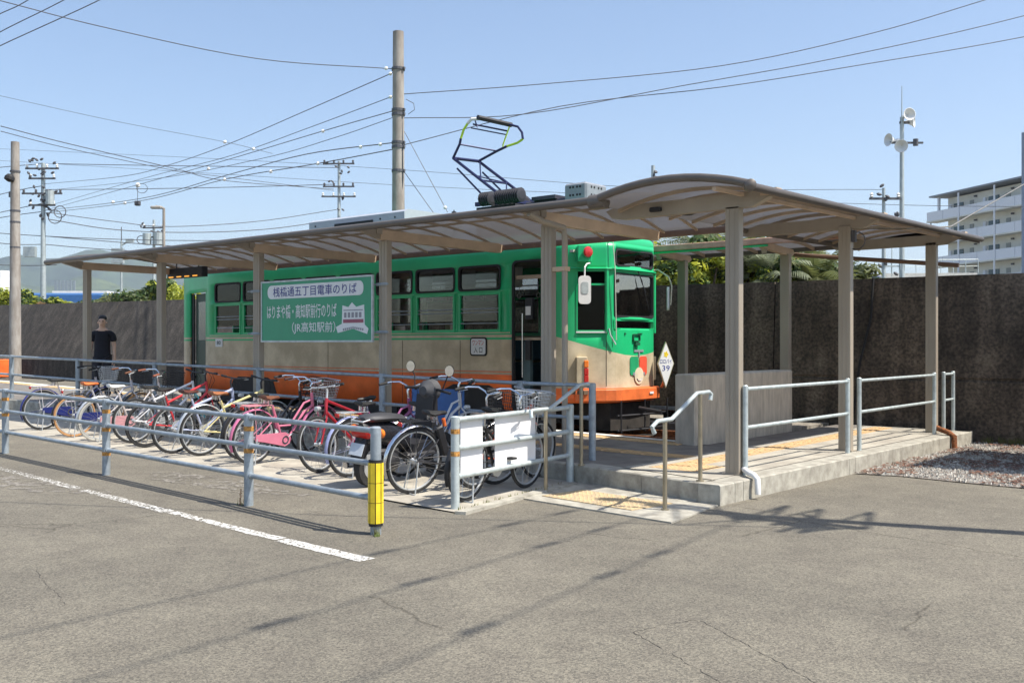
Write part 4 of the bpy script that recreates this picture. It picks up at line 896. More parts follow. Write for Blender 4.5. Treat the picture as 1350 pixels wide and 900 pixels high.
# yellow reflective sleeve on its end post
mb = MB()
for k in range(4): pass
sl_ = build('sleeve', MB().tube([(-1.19, -3.91, .07), (-1.19, -3.91, .61)], .058, 16), M_black, t, True)
for k in range(8):
    for h0, h1 in ((.095, .26), (.265, .42), (.425, .585)):
        a0, a1 = R(k*45+4), R(k*45+41); mb = MB(); r = .060; r2 = .064
        vs = []
        for z in (h0, h1):
            for a, q in ((a0, r), (a1, r), (a1, r2), (a0, r2)): vs.append((-1.19+q*math.cos(a), -3.91+q*math.sin(a), z))
        mb.add(vs, [(0, 1, 2, 3), (7, 6, 5, 4), (0, 4, 5, 1), (1, 5, 6, 2), (2, 6, 7, 3), (3, 7, 4, 0)]); build('reflector', mb, M_yel, sl_)
# railing behind the bikes on the platform edge
rb = [(-30, .11), (-26.2, .11), (-22.6, .11), (-19.6, .11), (-16.6, .11), (-13.75, .11), (-10.99, .11), (-7.99, .11), (-5.20, .11), (-1.885, .11)]
rb = [(u, -.16 if i < len(rb)-1 else .11, zp(u)) for i, (u, v) in enumerate(rb)]
rb[-1] = (-1.885, .11, .2); rb.insert(-1, (-2.75, -.16, zp(-2.75)))
railing('platform_railing', 'two-bar pipe railing on the platform edge, running behind the whole row of bicycles', rb, (.87, .49), pr=.042, ph=.90)
# right walkway railings
for k, (a, c) in enumerate((((.115, .02, .2), (.115, 2.77, .2)), ((.115, 3.15, .2), (.115, 6.15, .2)), ((.115, 6.6, .2), (.115, 7.08, .2)))):
    railing('walkway_railing', ('nearest pipe railing on the right platform edge, starting at the corner post', 'middle pipe railing of the right platform edge, between the second and third posts', 'shortest pipe railing at the far right end of the platform, by the wall')[k], [a, c], (.89, .49), pr=.029, rr=.02, m=M_galvlt, ph=.93, group='railings along the right platform edge')
# white-board railing
wr_ = railing('board_railing', 'pipe railing with two white boards tied to it, at the right end of the bicycles', [(-1.515, -2.62, 0), (-1.80, -.44, 0)], (.845, .575, .31), pr=.042, rr=.026, m=M_galvlt, tape=(0,))
d = (Vector((-1.80, -.44))-Vector((-1.515, -2.62))).normalized()
def onr(s, z, off): return (-1.515+d.x*s+off*-d.y*-1, -2.62+d.y*s+off*d.x*-1*-1*0, z)
def wboard(s0, s1, z0, z1_):
    q = Vector((-d.y, d.x)); mb = MB(); vs = []
    for s in (s0, s1):
        for o in (.030, .036):
            for z in (z0, z1_): vs.append((-1.515+d.x*s+q.x*o, -2.62+d.y*s+q.y*o, z))
    mb.add(vs, [(0, 1, 3, 2), (4, 6, 7, 5), (0, 4, 5, 1), (2, 3, 7, 6), (1, 5, 7, 3), (0, 2, 6, 4)])
    return build('white_board', mb, M_wht2, wr_)
for s0, s1 in ((.13, .50), (.72, 1.50)):
    wboard(s0, s1, .305, .835)
# steel handrails at the steps
def handrail(label, base, feet, pts):
    t = thing('step_handrail', label, 'handrail', base, group='stainless handrails at the entrance step')
    for i, (a, zt) in enumerate(feet):
        mb = MB(); mb.tube([a, (a[0], a[1], zt)], .021, 10); mb.tube([a, (a[0], a[1], a[2]+.012)], .04, 12); build('post', mb, M_steel, t, True)
    mb = MB(); mb.tube(pts, .021, 10); build('handrail', mb, M_galvlt, t, True); return t
handrail('left stained steel step handrail, next to the white boards', (-1.52, -1.22, 0), [((-1.535, -1.22, .01), .86), ((-1.68, -.39, .2), 1.09)], [(-1.50, -1.50, .80), (-1.51, -1.50, .87), (-1.52, -1.42, .875), (-1.535, -1.15, .875), (-1.66, -.45, 1.10), (-1.70, -.22, 1.105)])
handrail('right stained steel step handrail with a hooked end, beside the corner canopy post', (.03, -1.42, 0), [((.03, -1.42, .01), .83), ((-.01, -.69, .2), 1.06)], [(.04, -1.62, .74), (.04, -1.66, .80), (.035, -1.56, .845), (.03, -1.30, .85), (-.01, -.76, 1.07), (-.02, -.50, 1.075), (-.02, -.45, 1.05), (-.02, -.47, .99)])
# blue boards tied to the rear railing
for k, (a, c) in enumerate(((-4.55, -4.15), (-4.10, -3.62))):
    mb = MB(); mb.b2((a, -.235, .47), (c, -.215, .98), bev=.004)
    single('blue_board', mb, mat('blue_board_paint', (.03, .12, .33), .5), ('left blue board tied to the platform railing behind the motor scooter', 'right blue board tied to the platform railing behind the motor scooter')[k], 'board', 'blue boards on the platform railing')

# ------------------------------------------------------------------ bicycles
def colmat(c): return mat('paint_%02x%02x%02x' % tuple(int(x*255) for x in c), c, .3, var=.08, metal=.1)
def wheel(name, x, r, par, rimm, tyrem, nsp=24, tr=.019):
    w = build(name, MB().lathe([(.012, -.05), (.022, -.045), (.022, -.03), (.014, -.02), (.014, .02), (.022, .03), (.022, .045), (.012, .05)], (0, 0, 0), (0, 1, 0), 10), M_silver, par, True, world=False, loc=(x, 0, r))
    def tor(rad, ry, rz_, m, nm, ns=36, nt=6):
        mb = MB(); vs = []; fs = []
        for i in range(ns):
            a = 2*math.pi*i/ns
            for k in range(nt):
                b_ = 2*math.pi*k/nt; q = rad+rz_*math.cos(b_); vs.append((q*math.cos(a), ry*math.sin(b_), q*math.sin(a)))
        for i in range(ns):
            for k in range(nt): fs.append((i*nt+k, i*nt+(k+1) % nt, ((i+1) % ns)*nt+(k+1) % nt, ((i+1) % ns)*nt+k))
        mb.add(vs, fs); return build(nm, mb, m, w, True, world=False)
    tor(r-tr, tr, tr, tyrem, 'tyre'); tor(r-tr*2-.006, .012, .010, rimm, 'rim')
    mb = MB()
    for i in range(nsp):
        a = 2*math.pi*i/nsp; s = 1 if i % 2 else -1; b_ = a+(.55 if (i//2) % 2 else -.55)
        mb.tube([(.02*math.cos(b_), s*.035, .02*math.sin(b_)), ((r-tr*2-.01)*math.cos(a), 0, (r-tr*2-.01)*math.sin(a))], .0016, 3, cap=False)
    build('spokes', mb, M_chrome, w, world=False); return w
def arc_fender(x, r, a0, a1, par, m, w=.026, name='mudguard'):
    mb = MB(); n = 14; vs = []
    for i in range(n+1):
        a = R(a0+(a1-a0)*i/n); 
        for y, q in ((-w, r-.006), (-w*.6, r+.006), (0, r+.010), (w*.6, r+.006), (w, r-.006)): vs.append((x+q*math.cos(a), y, r*0+q*math.sin(a)))
    return vs, n
def bicycle(label, kind='city', frame=(.5, .5, .5), seatc=(.02, .02, .02), loc=(0, 0, 0), az=95, lean=4, r=.335, wb=1.10, rimm=None, tyrem=None, fender=None, basket=None, basketc=None, rack=True, guard=None, grips=(.02, .02, .02), barc=None, forkc=None, steer=0, lock=None, seat_h=.83, bar_h=1.0, seattube=None, battery=False, childseat=False):
    root = thing('bicycle', label, 'bicycle', loc, 0, 'bicycles parked in a row on the slab')
    root.rotation_euler = (R(lean), 0, R(az)); root.rotation_mode = 'XYZ'
    fm = colmat(frame); M_bar = barc or M_chrome; rimm = rimm or M_silver; tyrem = tyrem or M_tyre; fkm = colmat(forkc) if forkc else fm
    L = lambda nm, mb, m, par=root, sm=True, label=None: build(nm, mb, m, par, sm, world=False, label=label)
    wheel('rear_wheel', 0, r, root, rimm, tyrem); wheel('front_wheel', wb, r, root, rimm, tyrem)
    bbx, bbz = .45, .29; sx, sz = .45-.19, seat_h-.10; hx, hz = wb-.20, bar_h-.13; hx2, hz2 = hx+.035, hz-.16
    mb = MB()
    if kind == 'city':
        mb.tube([(bbx, 0, bbz), (bbx+.12, 0, bbz+.02), (hx-.12, 0, hz2-.10), (hx2, 0, hz2)], .017, 8)
        mb.tube([(bbx-.06, 0, bbz+.17), (bbx+.12, 0, bbz+.17), (hx-.12, 0, hz2+.03), (hx2-.015, 0, hz2+.07)], .014, 8)
    else:
        mb.tube([(bbx, 0, bbz), (hx2, 0, hz2)], .021, 8); mb.tube([(sx+.03, 0, sz-.10), (hx, 0, hz-.03)], .019, 8)
    mb.tube([(bbx, 0, bbz), (sx, 0, sz)], .016, 8); mb.tube([(hx, 0, hz), (hx2, 0, hz2-.02)], .021, 8)
    for s in (-1, 1):
        mb.tube([(bbx, s*.03, bbz), (bbx-.1, s*.045, bbz+.005), (0, s*.058, r)], .009, 6); mb.tube([(sx+.03, s*.015, sz-.14), (sx-.02, s*.04, sz-.2), (0, s*.058, r)], .008, 6)
    L('frame', mb, fm)
    mb = MB(); mb.tube([(hx+.01, 0, hz-.02), (hx2+.005, 0, hz2-.03)], .014, 8)
    for s in (-1, 1): mb.tube([(hx2+.005, s*.015, hz2-.03), (hx2+.04, s*.05, hz2-.08), (wb-.05, s*.055, r+.12), (wb, s*.055, r)], .011, 6)
    L('fork', mb, fkm)
    fd = fender
    if fd is not None:
        for x, a0, a1 in ((0, 15, 205), (wb, -25 if False else 25, 175)):
            vs, nn_ = arc_fender(x, r+.022, a0, a1, root, fd); mb = MB(); vs = [(a, b_, c+r) for a, b_, c in vs]
            fs = [(5*i+k, 5*i+5+k, 5*i+6+k, 5*i+1+k) for i in range(nn_) for k in range(4)]; mb.add(vs, fs)
            for s in (-1, 1): mb.tube([(x, s*.05, r), (x+(r+.02)*math.cos(R(a1-15)), s*.022, r+(r+.02)*math.sin(R(a1-15)))], .0022, 3)
            L('mudguard', mb, fd)
    # saddle
    mb = MB(); sec = [(-.14, .0, .0), (-.13, .085, .028), (-.08, .095, .03), (-.02, .07, .028), (.05, .032, .025), (.12, .024, .02), (.14, .0, .0)]
    vs = []; cx, cz = sx-.03, seat_h
    for x, w, h in sec:
        for k in range(8):
            a = 2*math.pi*k/8; vs.append((cx+x, max(w, .004)*math.cos(a), cz+max(h, .004)*math.sin(a)+(.015 if x < -.1 else 0)))
    mb.add(vs, [(8*i+k, 8*i+(k+1) % 8, 8*i+8+(k+1) % 8, 8*i+8+k) for i in range(6) for k in range(8)]); sd_ = L('saddle', mb, mat('saddle_%02x%02x%02x' % tuple(int(x*255) for x in seatc), seatc, .5))
    mb = MB(); mb.tube([(sx, 0, sz-.02), (sx-.03, 0, seat_h-.02)], .0125, 8)
    for s in (-1, 1): mb.lathe([(.022, -.03), (.022, .03)], (cx-.06, s*.04, cz-.05), (0, 0, 1), 8)
    L('seat_post', mb, M_chrome)
    # handlebar
    mb = MB(); mb.tube([(hx, 0, hz-.02), (hx-.02, 0, bar_h-.04), (hx+.0, 0, bar_h)], .013, 8)
    cs, sn = math.cos(R(steer)), math.sin(R(steer)); RT = lambda x, y, z: (hx+x*cs-y*sn, x*sn+y*cs, z)
    ends = []
    for s in (-1, 1):
        if kind == 'city': P = [RT(0, 0, bar_h), RT(.03, s*.07, bar_h+.02), RT(.02, s*.17, bar_h+.055), RT(-.06, s*.25, bar_h+.05), RT(-.20, s*.29, bar_h+.02)]
        else: P = [RT(.04, 0, bar_h), RT(.04, s*.12, bar_h+.005), RT(.03, s*.29, bar_h+.02)]
        mb.tube(P, .011, 8); ends.append((P[-2], P[-1]))
    hb_ = L('handlebar', mb, M_bar)
    for s, (a, c) in zip((-1, 1), ends):
        A = Vector(a); C = Vector(c); dd = (C-A); q = A+dd*(.35 if kind == 'city' else .45)
        L('grip', MB().tube([q, C+dd.normalized()*.015], .017, 8), mat('grip_%02x%02x%02x' % tuple(int(x*255) for x in grips), grips, .7), hb_)
        mbb = MB(); mbb.tube([q-dd.normalized()*.02, q+Vector((.05, 0, -.02)), C+Vector((.045 if kind == 'city' else .05, 0, -.015))], .0045, 5); L('brake_lever', mbb, M_silver, hb_)
    mb = MB(); mb.tube([RT(.05, .08, bar_h+.01), (hx+.12, .05, bar_h-.08), (hx2+.02, .02, hz2)], .0035, 5); mb.tube([RT(.05, -.08, bar_h+.01), (hx+.13, -.03, bar_h-.12), (hx2, -.01, hz2-.03), (bbx, -.02, bbz+.05)], .0035, 5); L('brake_cable', mb, M_black)
    # drive
    mb = MB(); mb.lathe([(.08, -.004), (.092, -.003), (.092, .003), (.08, .004)], (bbx, -.05, bbz), (0, -1, 0), 20)
    mb.tube([(bbx, -.065, bbz), (bbx, .065, bbz)], .014, 6)
    for ang, s in ((35, -1), (215, 1)):
        e = (bbx+.17*math.cos(R(ang)), s*.075, bbz+.17*math.sin(R(ang))); mb.tube([(bbx, s*.06, bbz), e], .009, 6)
    L('crank', mb, M_silver)
    for ang, s in ((35, -1), (215, 1)):
        e = (bbx+.17*math.cos(R(ang)), s*.12, bbz+.17*math.sin(R(ang))); L('pedal', MB().box(e, (.085, .09, .022), bev=.004), M_black)
    mb = MB(); mb.tube([(bbx, -.052, bbz+.09), (0, -.052, r+.035)], .005, 4); mb.tube([(bbx, -.052, bbz-.09), (0, -.052, r-.035)], .005, 4); L('chain', mb, M_dark)
    if guard:
        mb = MB(); mb.prism([(-.02, r-.03), (-.02, r+.045), (.1, r+.05), (bbx, bbz+.095), (bbx+.075, bbz+.05), (bbx+.10, bbz), (bbx+.075, bbz-.05), (bbx, bbz-.085), (.1, r-.05)], -.072, -.058, 'xz'); L('chain_guard', mb, colmat(guard), sm=False)
        mb = MB(); mb.ring(circ(bbx, bbz, .055, 14), circ(bbx, bbz, .035, 14), -.077, -.0725, 'xz'); L('guard_ring', mb, M_chrome)
    if rack:
        mb = MB(); z = r*2+.075
        for y in (-.055, 0, .055): mb.tube([(sx-.06, y, z+.0), (-.16, y, z)], .005, 5)
        mb.tube([(sx-.05, -.055, z), (-.18, -.06, z), (-.2, 0, z), (-.18, .06, z), (sx-.05, .055, z)], .005, 5)
        for s in (-1, 1): mb.tube([(-.06, s*.06, z), (0, s*.062, r)], .005, 5)
        for x in (-.1, 0, .1): mb.tube([(x, -.055, z), (x, .055, z)], .004, 4)
        L('rack', mb, M_silver if rack is True else rack)
        L('reflector', MB().box((-.21, 0, z-.03), (.015, .07, .04), bev=.005), M_red)
    mb = MB()   # kickstand
    if kind == 'city':
        for s in (-1, 1): mb.tube([(0, s*.07, r), (-.04, s*.11, .0)], .008, 6)
        mb.tube([(-.04, -.11, .01), (-.04, .11, .01)], .008, 6)
    else: mb.tube([(.12, .05, r*.9), (.10, .19, .02)], .008, 6)
    L('kickstand', mb, M_silver)
    if basket:
        mb = MB(); x0, x1, y0, y1, zb, zt = hx+.10, hx+.36, -.15, .15, hz-.06, hz+.17
        def rc(z, k): return [(x0+.0+k, y0+k, z), (x1-k, y0+k, z), (x1-k, y1-k, z), (x0+k, y1-k, z)]
        for i in range(7): z = zb+(zt-zb)*i/6; mb.tube(rc(z, .03*(1-i/6)), .0032 if i < 6 else .006, 4, closed=True)
        for i in range(9):
            f_ = i/8
            for a, c_ in (((x0+.03+f_*(x1-x0-.06), y0+.03), (x0+f_*(x1-x0), y0)), ((x0+.03+f_*(x1-x0-.06), y1-.03), (x0+f_*(x1-x0), y1)), ((x0+.03, y0+.03+f_*(y1-y0-.06)), (x0, y0+f_*(y1-y0))), ((x1-.03, y0+.03+f_*(y1-y0-.06)), (x1, y0+f_*(y1-y0)))):
                mb.tube([(a[0], a[1], zb), (c_[0], c_[1], zt)], .0028, 3)
            mb.tube([(x0+.03+f_*(x1-x0-.06), y0+.03, zb), (x0+.03+f_*(x1-x0-.06), y1-.03, zb)], .0028, 3)
        mb.tube([(hx+.2, -.1, zb), (wb, -.06, r)], .005, 4); mb.tube([(hx+.2, .1, zb), (wb, .06, r)], .005, 4)
        L('basket', mb, basketc or M_silver, sm=False)
        if basket == 'full': L('basket_load', MB().box(((x0+x1)/2, 0, zb+.12), (.2, .24, .22), bev=.03), mat('brown_bag', (.16, .06, .03), .8))
    L('headlamp', MB().lathe([(.02, -.05), (.03, -.03), (.033, .02), (.02, .025)], (wb-.03, 0, r*2+.08), (1, 0, -.1), 10), M_silver)
    if battery:
        L('battery', MB().box((bbx-.13, 0, bbz+.25), (.09, .09, .33), Matrix.Rotation(R(-22), 3, 'Y'), bev=.015), M_dark)
        L('seat_sleeve', MB().tube([(bbx-.10, 0, bbz+.40), (bbx-.125, 0, bbz+.48)], .02, 8), M_orange)
    if lock: L('ring_lock', MB().tube([(.32*math.cos(R(a))*.25+.15, .0+.07*math.sin(R(a)), r*1.62+.07*math.cos(R(a))) for a in range(0, 361, 40)], .008, 5), lock)
    return root
W_tan = mat('tan_tyre', (.50, .27, .12), .8); W_wht = mat('pale_tyre', (.48, .47, .43), .8)
brown = (.16, .06, .03); blk = (.02, .02, .02)
def rear(px_u, v, az, **k): return dict(loc=(px_u, v, zg(px_u)+.012), az=az, **k)
BK = [
 dict(label='dark blue bicycle with black saddle and blue chain guard, leftmost of the whole row', frame=(.45, .42, .46), guard=(.02, .03, .16), fender=colmat((.03, .035, .18)), seatc=blk, loc=(-11.96, -1.67), az=88, kind='city', basket=1, rack=colmat((.7, .66, .68)), barc=M_dark),
 dict(label='silver bicycle with tan tyres and an orange-brown saddle, second from the left', frame=(.5, .5, .55), guard=(.02, .03, .16), tyrem=W_tan, seatc=(.65, .16, .04), loc=(-10.48, -1.85), az=87, kind='city', fender=M_dark, rack=True, basket=1, basketc=M_dark, grips=brown),
 dict(label='pale pink and cream bicycle with white saddle and swept silver handlebar, third from left', frame=(.62, .57, .55), guard=(.7, .35, .38), tyrem=W_wht, seatc=(.75, .75, .73), loc=(-9.56, -1.92), az=86, kind='city', grips=(.28, .09, .05), basket=1, basketc=M_dark, rack=False, fender=M_silver),
 dict(label='white sports bicycle with turquoise fork and flat black handlebar, among the left group', frame=(.75, .75, .77), forkc=(.12, .55, .6), loc=(-8.95, -1.70), az=84, kind='sport', rack=False, barc=M_dark, bar_h=1.04),
 dict(label='red sports bicycle with dark flat handlebar and no mudguards', frame=(.60, .05, .06), loc=(-8.30, -1.87), az=88, kind='sport', rack=False, barc=M_dark, bar_h=1.06, rimm=M_dark, steer=-8),
 dict(label='silver and blue bicycle with brown saddle, right after the red sports bicycle', frame=(.45, .5, .68), seatc=(.10, .03, .02), loc=(-7.36, -2.01), az=90, kind='sport', rack=False, barc=M_dark, rimm=M_silver),
 dict(label='cream-yellow framed bicycle with tan saddle and black handlebar', frame=(.68, .60, .30), seatc=(.32, .12, .05), loc=(-6.86, -1.9), az=88, kind='sport', fender=M_silver, rack=False, barc=M_dark),
 dict(label='black bicycle squeezed in directly left of the pink one', frame=(.03, .03, .035), loc=(-6.15, -1.75), az=94, kind='city', fender=M_dark, rack=True, basket=1, basketc=M_dark, seatc=blk),
 dict(label='pink step-through bicycle with pink chain guard, brown saddle and wire basket', frame=(.66, .20, .30), guard=(.70, .22, .32), fender=colmat((.62, .18, .32)), seatc=brown, loc=(-5.62, -1.97), az=93, kind='city', basket='full', rack=colmat((.75, .3, .35)), grips=(.05, .02, .02), lean=6),
 dict(label='red and black bicycle parked nose towards the car park, with its red fork in front', frame=(.36, .02, .03), loc=(-4.63+.12, -1.89+1.10), az=-84, kind='sport', rimm=M_silver, rack=False, fender=None, seatc=blk, barc=M_silver),
 dict(label='bicycle with silver-blue mudguard and silver rear rack, right of the red one', frame=(.32, .10, .22), loc=(-3.87, -1.89), az=90, kind='city', fender=colmat((.35, .38, .6)), seatc=blk, rack=True),
 dict(label='silver-framed bicycle with swept silver handlebar, between the black scooter and the rack bike', frame=(.62, .62, .62), loc=(-3.45, -1.45), az=92, kind='city', fender=M_silver, grips=blk, rack=False, bar_h=1.07),
 dict(label='black electric-assist bicycle with chrome rear mudguard, right of the yellow-sleeved post', frame=(.04, .04, .045), loc=(-2.46, -2.26), az=80, kind='city', fender=M_chrome, seatc=blk, battery=True, rack=M_dark, basket=1, basketc=M_dark, r=.345),
 dict(label='black bicycle standing directly behind the white boards of the railing', frame=(.03, .03, .03), loc=(-1.72, -2.25), az=97, kind='city', rack=True, fender=M_dark, seatc=(.25, .2, .16), basket=1),
 dict(label='orange-red bicycle standing just behind the electric-assist bicycle', frame=(.65, .12, .05), loc=(-2.25, -1.55), az=92, kind='sport', rack=False, barc=M_silver, grips=(.3, .3, .3)),
]
for i, k in enumerate(BK):
    u, v = k.pop('loc'); k['loc'] = (u, v, zg(u)+.014); k.setdefault('lean', 3+(i*37 % 5)); k.setdefault('steer', -6+(i*53 % 13)); bicycle(**k)

# ------------------------------------------------------------------ scooter
sc_ = thing('motor_scooter', 'black motor scooter with red tail, orange indicators and two round mirrors', 'scooter', (-3.16, -2.2, .03))
sc_.rotation_euler = (R(5), 0, R(97)); LL = lambda nm, mb, m, par=sc_, sm=True: build(nm, mb, m, par, sm, world=False)
for nm, x in (('rear_wheel', 0), ('front_wheel', 1.2)):
    w = LL(nm, MB().lathe([(.13, -.03), (.17, -.02), (.17, .02), (.13, .03)], (x, 0, .25), (0, 1, 0), 20), M_silver)
    mb = MB(); mb.ring(circ(x, .25, .25, 28), circ(x, .25, .175, 28), -.04, .04, 'xz'); LL('tyre', mb, M_tyre, w)
mb = MB(); vs = []
sec = [(-.22, .06, .10, .60), (-.10, .12, .14, .58), (.15, .14, .15, .56), (.40, .12, .14, .50), (.55, .07, .10, .42)]
for x, w, h, z in sec:
    for k in range(10): a = 2*math.pi*k/10; vs.append((x, w*math.cos(a), z+h*math.sin(a)))
mb.add(vs, [(10*i+k, 10*i+(k+1) % 10, 10*i+10+(k+1) % 10, 10*i+10+k) for i in range(4) for k in range(10)]+[tuple(range(10)), tuple(range(40, 50))]); LL('rear_cowl', mb, mat('scooter_black', (.02, .02, .025), .25))
mb = MB(); mb.box((-.17, 0, .60), (.16, .26, .12), bev=.03); LL('tail_lamp', mb, M_red)
for s in (-1, 1): mb = MB(); mb.lathe([(.03, -.03), (.05, -.02), (.05, .02), (.02, .03)], (-.12, s*.19, .60), (1, 0, 0), 12); LL('indicator', mb, mat('amber_plastic', (.85, .22, .03), .25))
mb = MB(); vs = []
for x, w, h, z in [(-.20, .04, .02, .735), (-.14, .12, .045, .74), (.15, .14, .05, .74), (.40, .10, .045, .715), (.48, .05, .02, .70)]:
    for k in range(10): a = 2*math.pi*k/10; vs.append((x, w*math.cos(a), z+h*math.sin(a)))
mb.add(vs, [(10*i+k, 10*i+(k+1) % 10, 10*i+10+(k+1) % 10, 10*i+10+k) for i in range(4) for k in range(10)]+[tuple(range(10)), tuple(range(40, 50))]); LL('seat', mb, mat('seat_vinyl', (.05, .05, .055), .45))
LL('rear_mudguard', MB().box((-.22, 0, .42), (.05, .16, .30), Matrix.Rotation(R(18), 3, 'Y'), bev=.01), M_dark)
LL('number_plate', MB().box((-.265, 0, .42), (.006, .18, .13), Matrix.Rotation(R(18), 3, 'Y')), mat('plate_blank', (.55, .6, .65), .5))
mb = MB(); mb.prism([(.52, .30), (.98, .28), (1.0, .36), (.92, .95), (.84, .95), (.84, .45), (.56, .42)], -.12, .12, 'xz'); LL('leg_shield', mb, M_dark, sm=False)
LL('footboard', MB().box((.68, 0, .30), (.5, .30, .06), bev=.02), M_dark)
mb = MB(); mb.lathe([(.05, -.12), (.12, -.05), (.13, .05), (.08, .12)], (.92, 0, 1.0), (1, 0, 0), 12); LL('handlebar_cowl', mb, mat('cover_grey', (.07, .07, .075), .7))
mb = MB(); mb.tube([(.88, -.33, 1.0), (.9, -.12, 1.02), (.9, .12, 1.02), (.88, .33, 1.0)], .016, 8); hb2 = LL('handlebar', mb, M_black)
for s in (-1, 1):
    mb = MB(); mb.tube([(.9, s*.20, 1.03), (.92, s*.23, 1.15), (.90, s*.27, 1.22)], .007, 6); st = LL('mirror_stem', mb, M_black)
    mb = MB(); mb.lathe([(.03, .02), (.062, .008), (.068, 0)], (.90, s*.28, 1.25), (1, 0, 0), 16); LL('mirror_shell', mb, M_black, st); mb = MB(); mb.lathe([(.062, -.004), (.062, 0)], (.898, s*.28, 1.25), (1, 0, 0), 16); LL('mirror_glass', mb, M_mirror, st)
mb = MB(); mb.tube([(.92, 0, .95), (1.08, 0, .55), (1.2, .07, .25)], .022, 8); LL('fork', mb, M_silver)
mb = MB(); mb.lathe([(.09, -.12), (.11, -.06), (.11, .06), (.07, .12)], (.12, -.12, .27), (1, 0, 0), 12); mb.box((.15, 0, .33), (.4, .2, .16), bev=.03); LL('engine', mb, M_dark)
mb = MB(); mb.lathe([(.035, -.22), (.05, -.15), (.05, .15), (.03, .2)], (-.02, .17, .25), (1, 0, .12), 12); LL('exhaust', mb, M_chrome)
mb = MB(); mb.tube([(-.2, -.1, .74), (-.28, -.08, .72), (-.28, .08, .72), (-.2, .1, .74)], .01, 6); LL('grab_rail', mb, M_silver)

# ------------------------------------------------------------------ person
pe = thing('person', 'man in a black T-shirt waiting on the platform behind the left end of the railing', 'person', (-14.55, .75, zp(-14.55)))
pe.rotation_euler = (0, 0, R(52)); 
def skin(name, verts, edges, radii, m, par, lv=2, world=False):
    me = bpy.data.meshes.new(name); me.from_pydata(verts, edges, []); o = bpy.data.objects.new(name, me); COL.objects.link(o)
    sk = o.modifiers.new('s', 'SKIN'); sk.use_smooth_shade = True
    for i, r_ in enumerate(radii): me.skin_vertices[0].data[i].radius = r_ if isinstance(r_, tuple) else (r_, r_)
    me.skin_vertices[0].data[0].use_root = True
    ss_ = o.modifiers.new('d', 'SUBSURF'); ss_.levels = ss_.render_levels = lv
    dg = bpy.context.evaluated_depsgraph_get(); dg.update(); m2_ = bpy.data.meshes.new_from_object(o.evaluated_get(dg)); bpy.data.objects.remove(o)
    m2_.materials.clear(); m2_.materials.append(m); m2_.polygons.foreach_set('use_smooth', [True]*len(m2_.polygons)); return link_mesh(name, m2_, par)
M_skin = mat('skin', (.74, .49, .36), .55, var=.06); M_shirt = mat('black_shirt', (.012, .013, .022), .85, var=.2); M_trou = mat('dark_trousers', (.03, .03, .04), .85, var=.2); M_hair = mat('black_hair', (.01, .009, .008), .5)
H = 1.72
V_ = [(0, 0, .93), (0, 0, 1.12), (0, .01, 1.32), (0, .01, 1.43), (0, 0, 1.50), (0, -.015, 1.56), (0, -.02, 1.63), (0, -.01, 1.68),
      (.10, 0, 1.40), (.185, .01, 1.38), (.225, .02, 1.12), (.24, -.04, .88), (.24, -.06, .80),
      (-.10, 0, 1.40), (-.185, .01, 1.38), (-.225, .02, 1.12), (-.24, -.04, .88), (-.24, -.06, .80),
      (.09, 0, .88), (.10, -.01, .50), (.10, .02, .10), (.11, -.10, .04), (-.09, 0, .88), (-.11, -.01, .50), (-.12, .02, .10), (-.13, -.10, .04)]
E_ = [(0, 1), (1, 2), (2, 3), (3, 4), (4, 5), (5, 6), (6, 7), (3, 8), (8, 9), (9, 10), (10, 11), (11, 12), (3, 13), (13, 14), (14, 15), (15, 16), (16, 17), (0, 18), (18, 19), (19, 20), (20, 21), (0, 22), (22, 23), (23, 24), (24, 25)]
Rr = [(.13, .10), (.125, .09), (.145, .10), (.09, .07), .05, (.07, .085), (.078, .095), (.06, .075), .06, .052, .042, .03, (.022, .036), .06, .052, .042, .03, (.022, .036), .085, .06, .042, .04, .085, .06, .042, .04]
skin('body', V_, E_, Rr, M_skin, pe)
for s in (1, -1):     # fingers
    for k, (dx, L_) in enumerate(((.0, .075), (.016, .085), (.032, .08), (.048, .065))):
        y = -.09+dx; mbv = [(s*.24, y, .765), (s*.238, y, .765-L_*.5), (s*.228, y-.004, .765-L_)]
        skin('finger', mbv, [(0, 1), (1, 2)], [.010, .009, .007], M_skin, pe, 1)
    skin('thumb', [(s*.225, -.09, .80), (s*.21, -.115, .765), (s*.205, -.115, .735)], [(0, 1), (1, 2)], [.012, .011, .009], M_skin, pe, 1)
skin('shirt', [(0, 0, .80), (0, 0, 1.12), (0, .01, 1.30), (0, .01, 1.405), (0, .005, 1.455), (.10, 0, 1.395), (.19, .01, 1.36), (.222, .018, 1.20), (-.10, 0, 1.395), (-.19, .01, 1.36), (-.222, .018, 1.20)], [(0, 1), (1, 2), (2, 3), (3, 4), (3, 5), (5, 6), (6, 7), (3, 8), (8, 9), (9, 10)], [(.185, .14), (.165, .12), (.175, .125), (.12, .09), (.07, .065), .085, .078, .07, .085, .078, .07], M_shirt, pe)
skin('trousers', [(0, 0, .97), (.095, 0, .86), (.105, -.01, .50), (.105, .015, .10), (-.095, 0, .86), (-.115, -.01, .50), (-.125, .015, .10)], [(0, 1), (1, 2), (2, 3), (0, 4), (4, 5), (5, 6)], [(.15, .12), .11, .085, .07, .11, .085, .07], M_trou, pe)
skin('hair', [(0, .035, 1.63), (0, .04, 1.69), (0, -.015, 1.725)], [(0, 1), (1, 2)], [(.090, .085), (.092, .095), (.078, .065)], M_hair, pe)
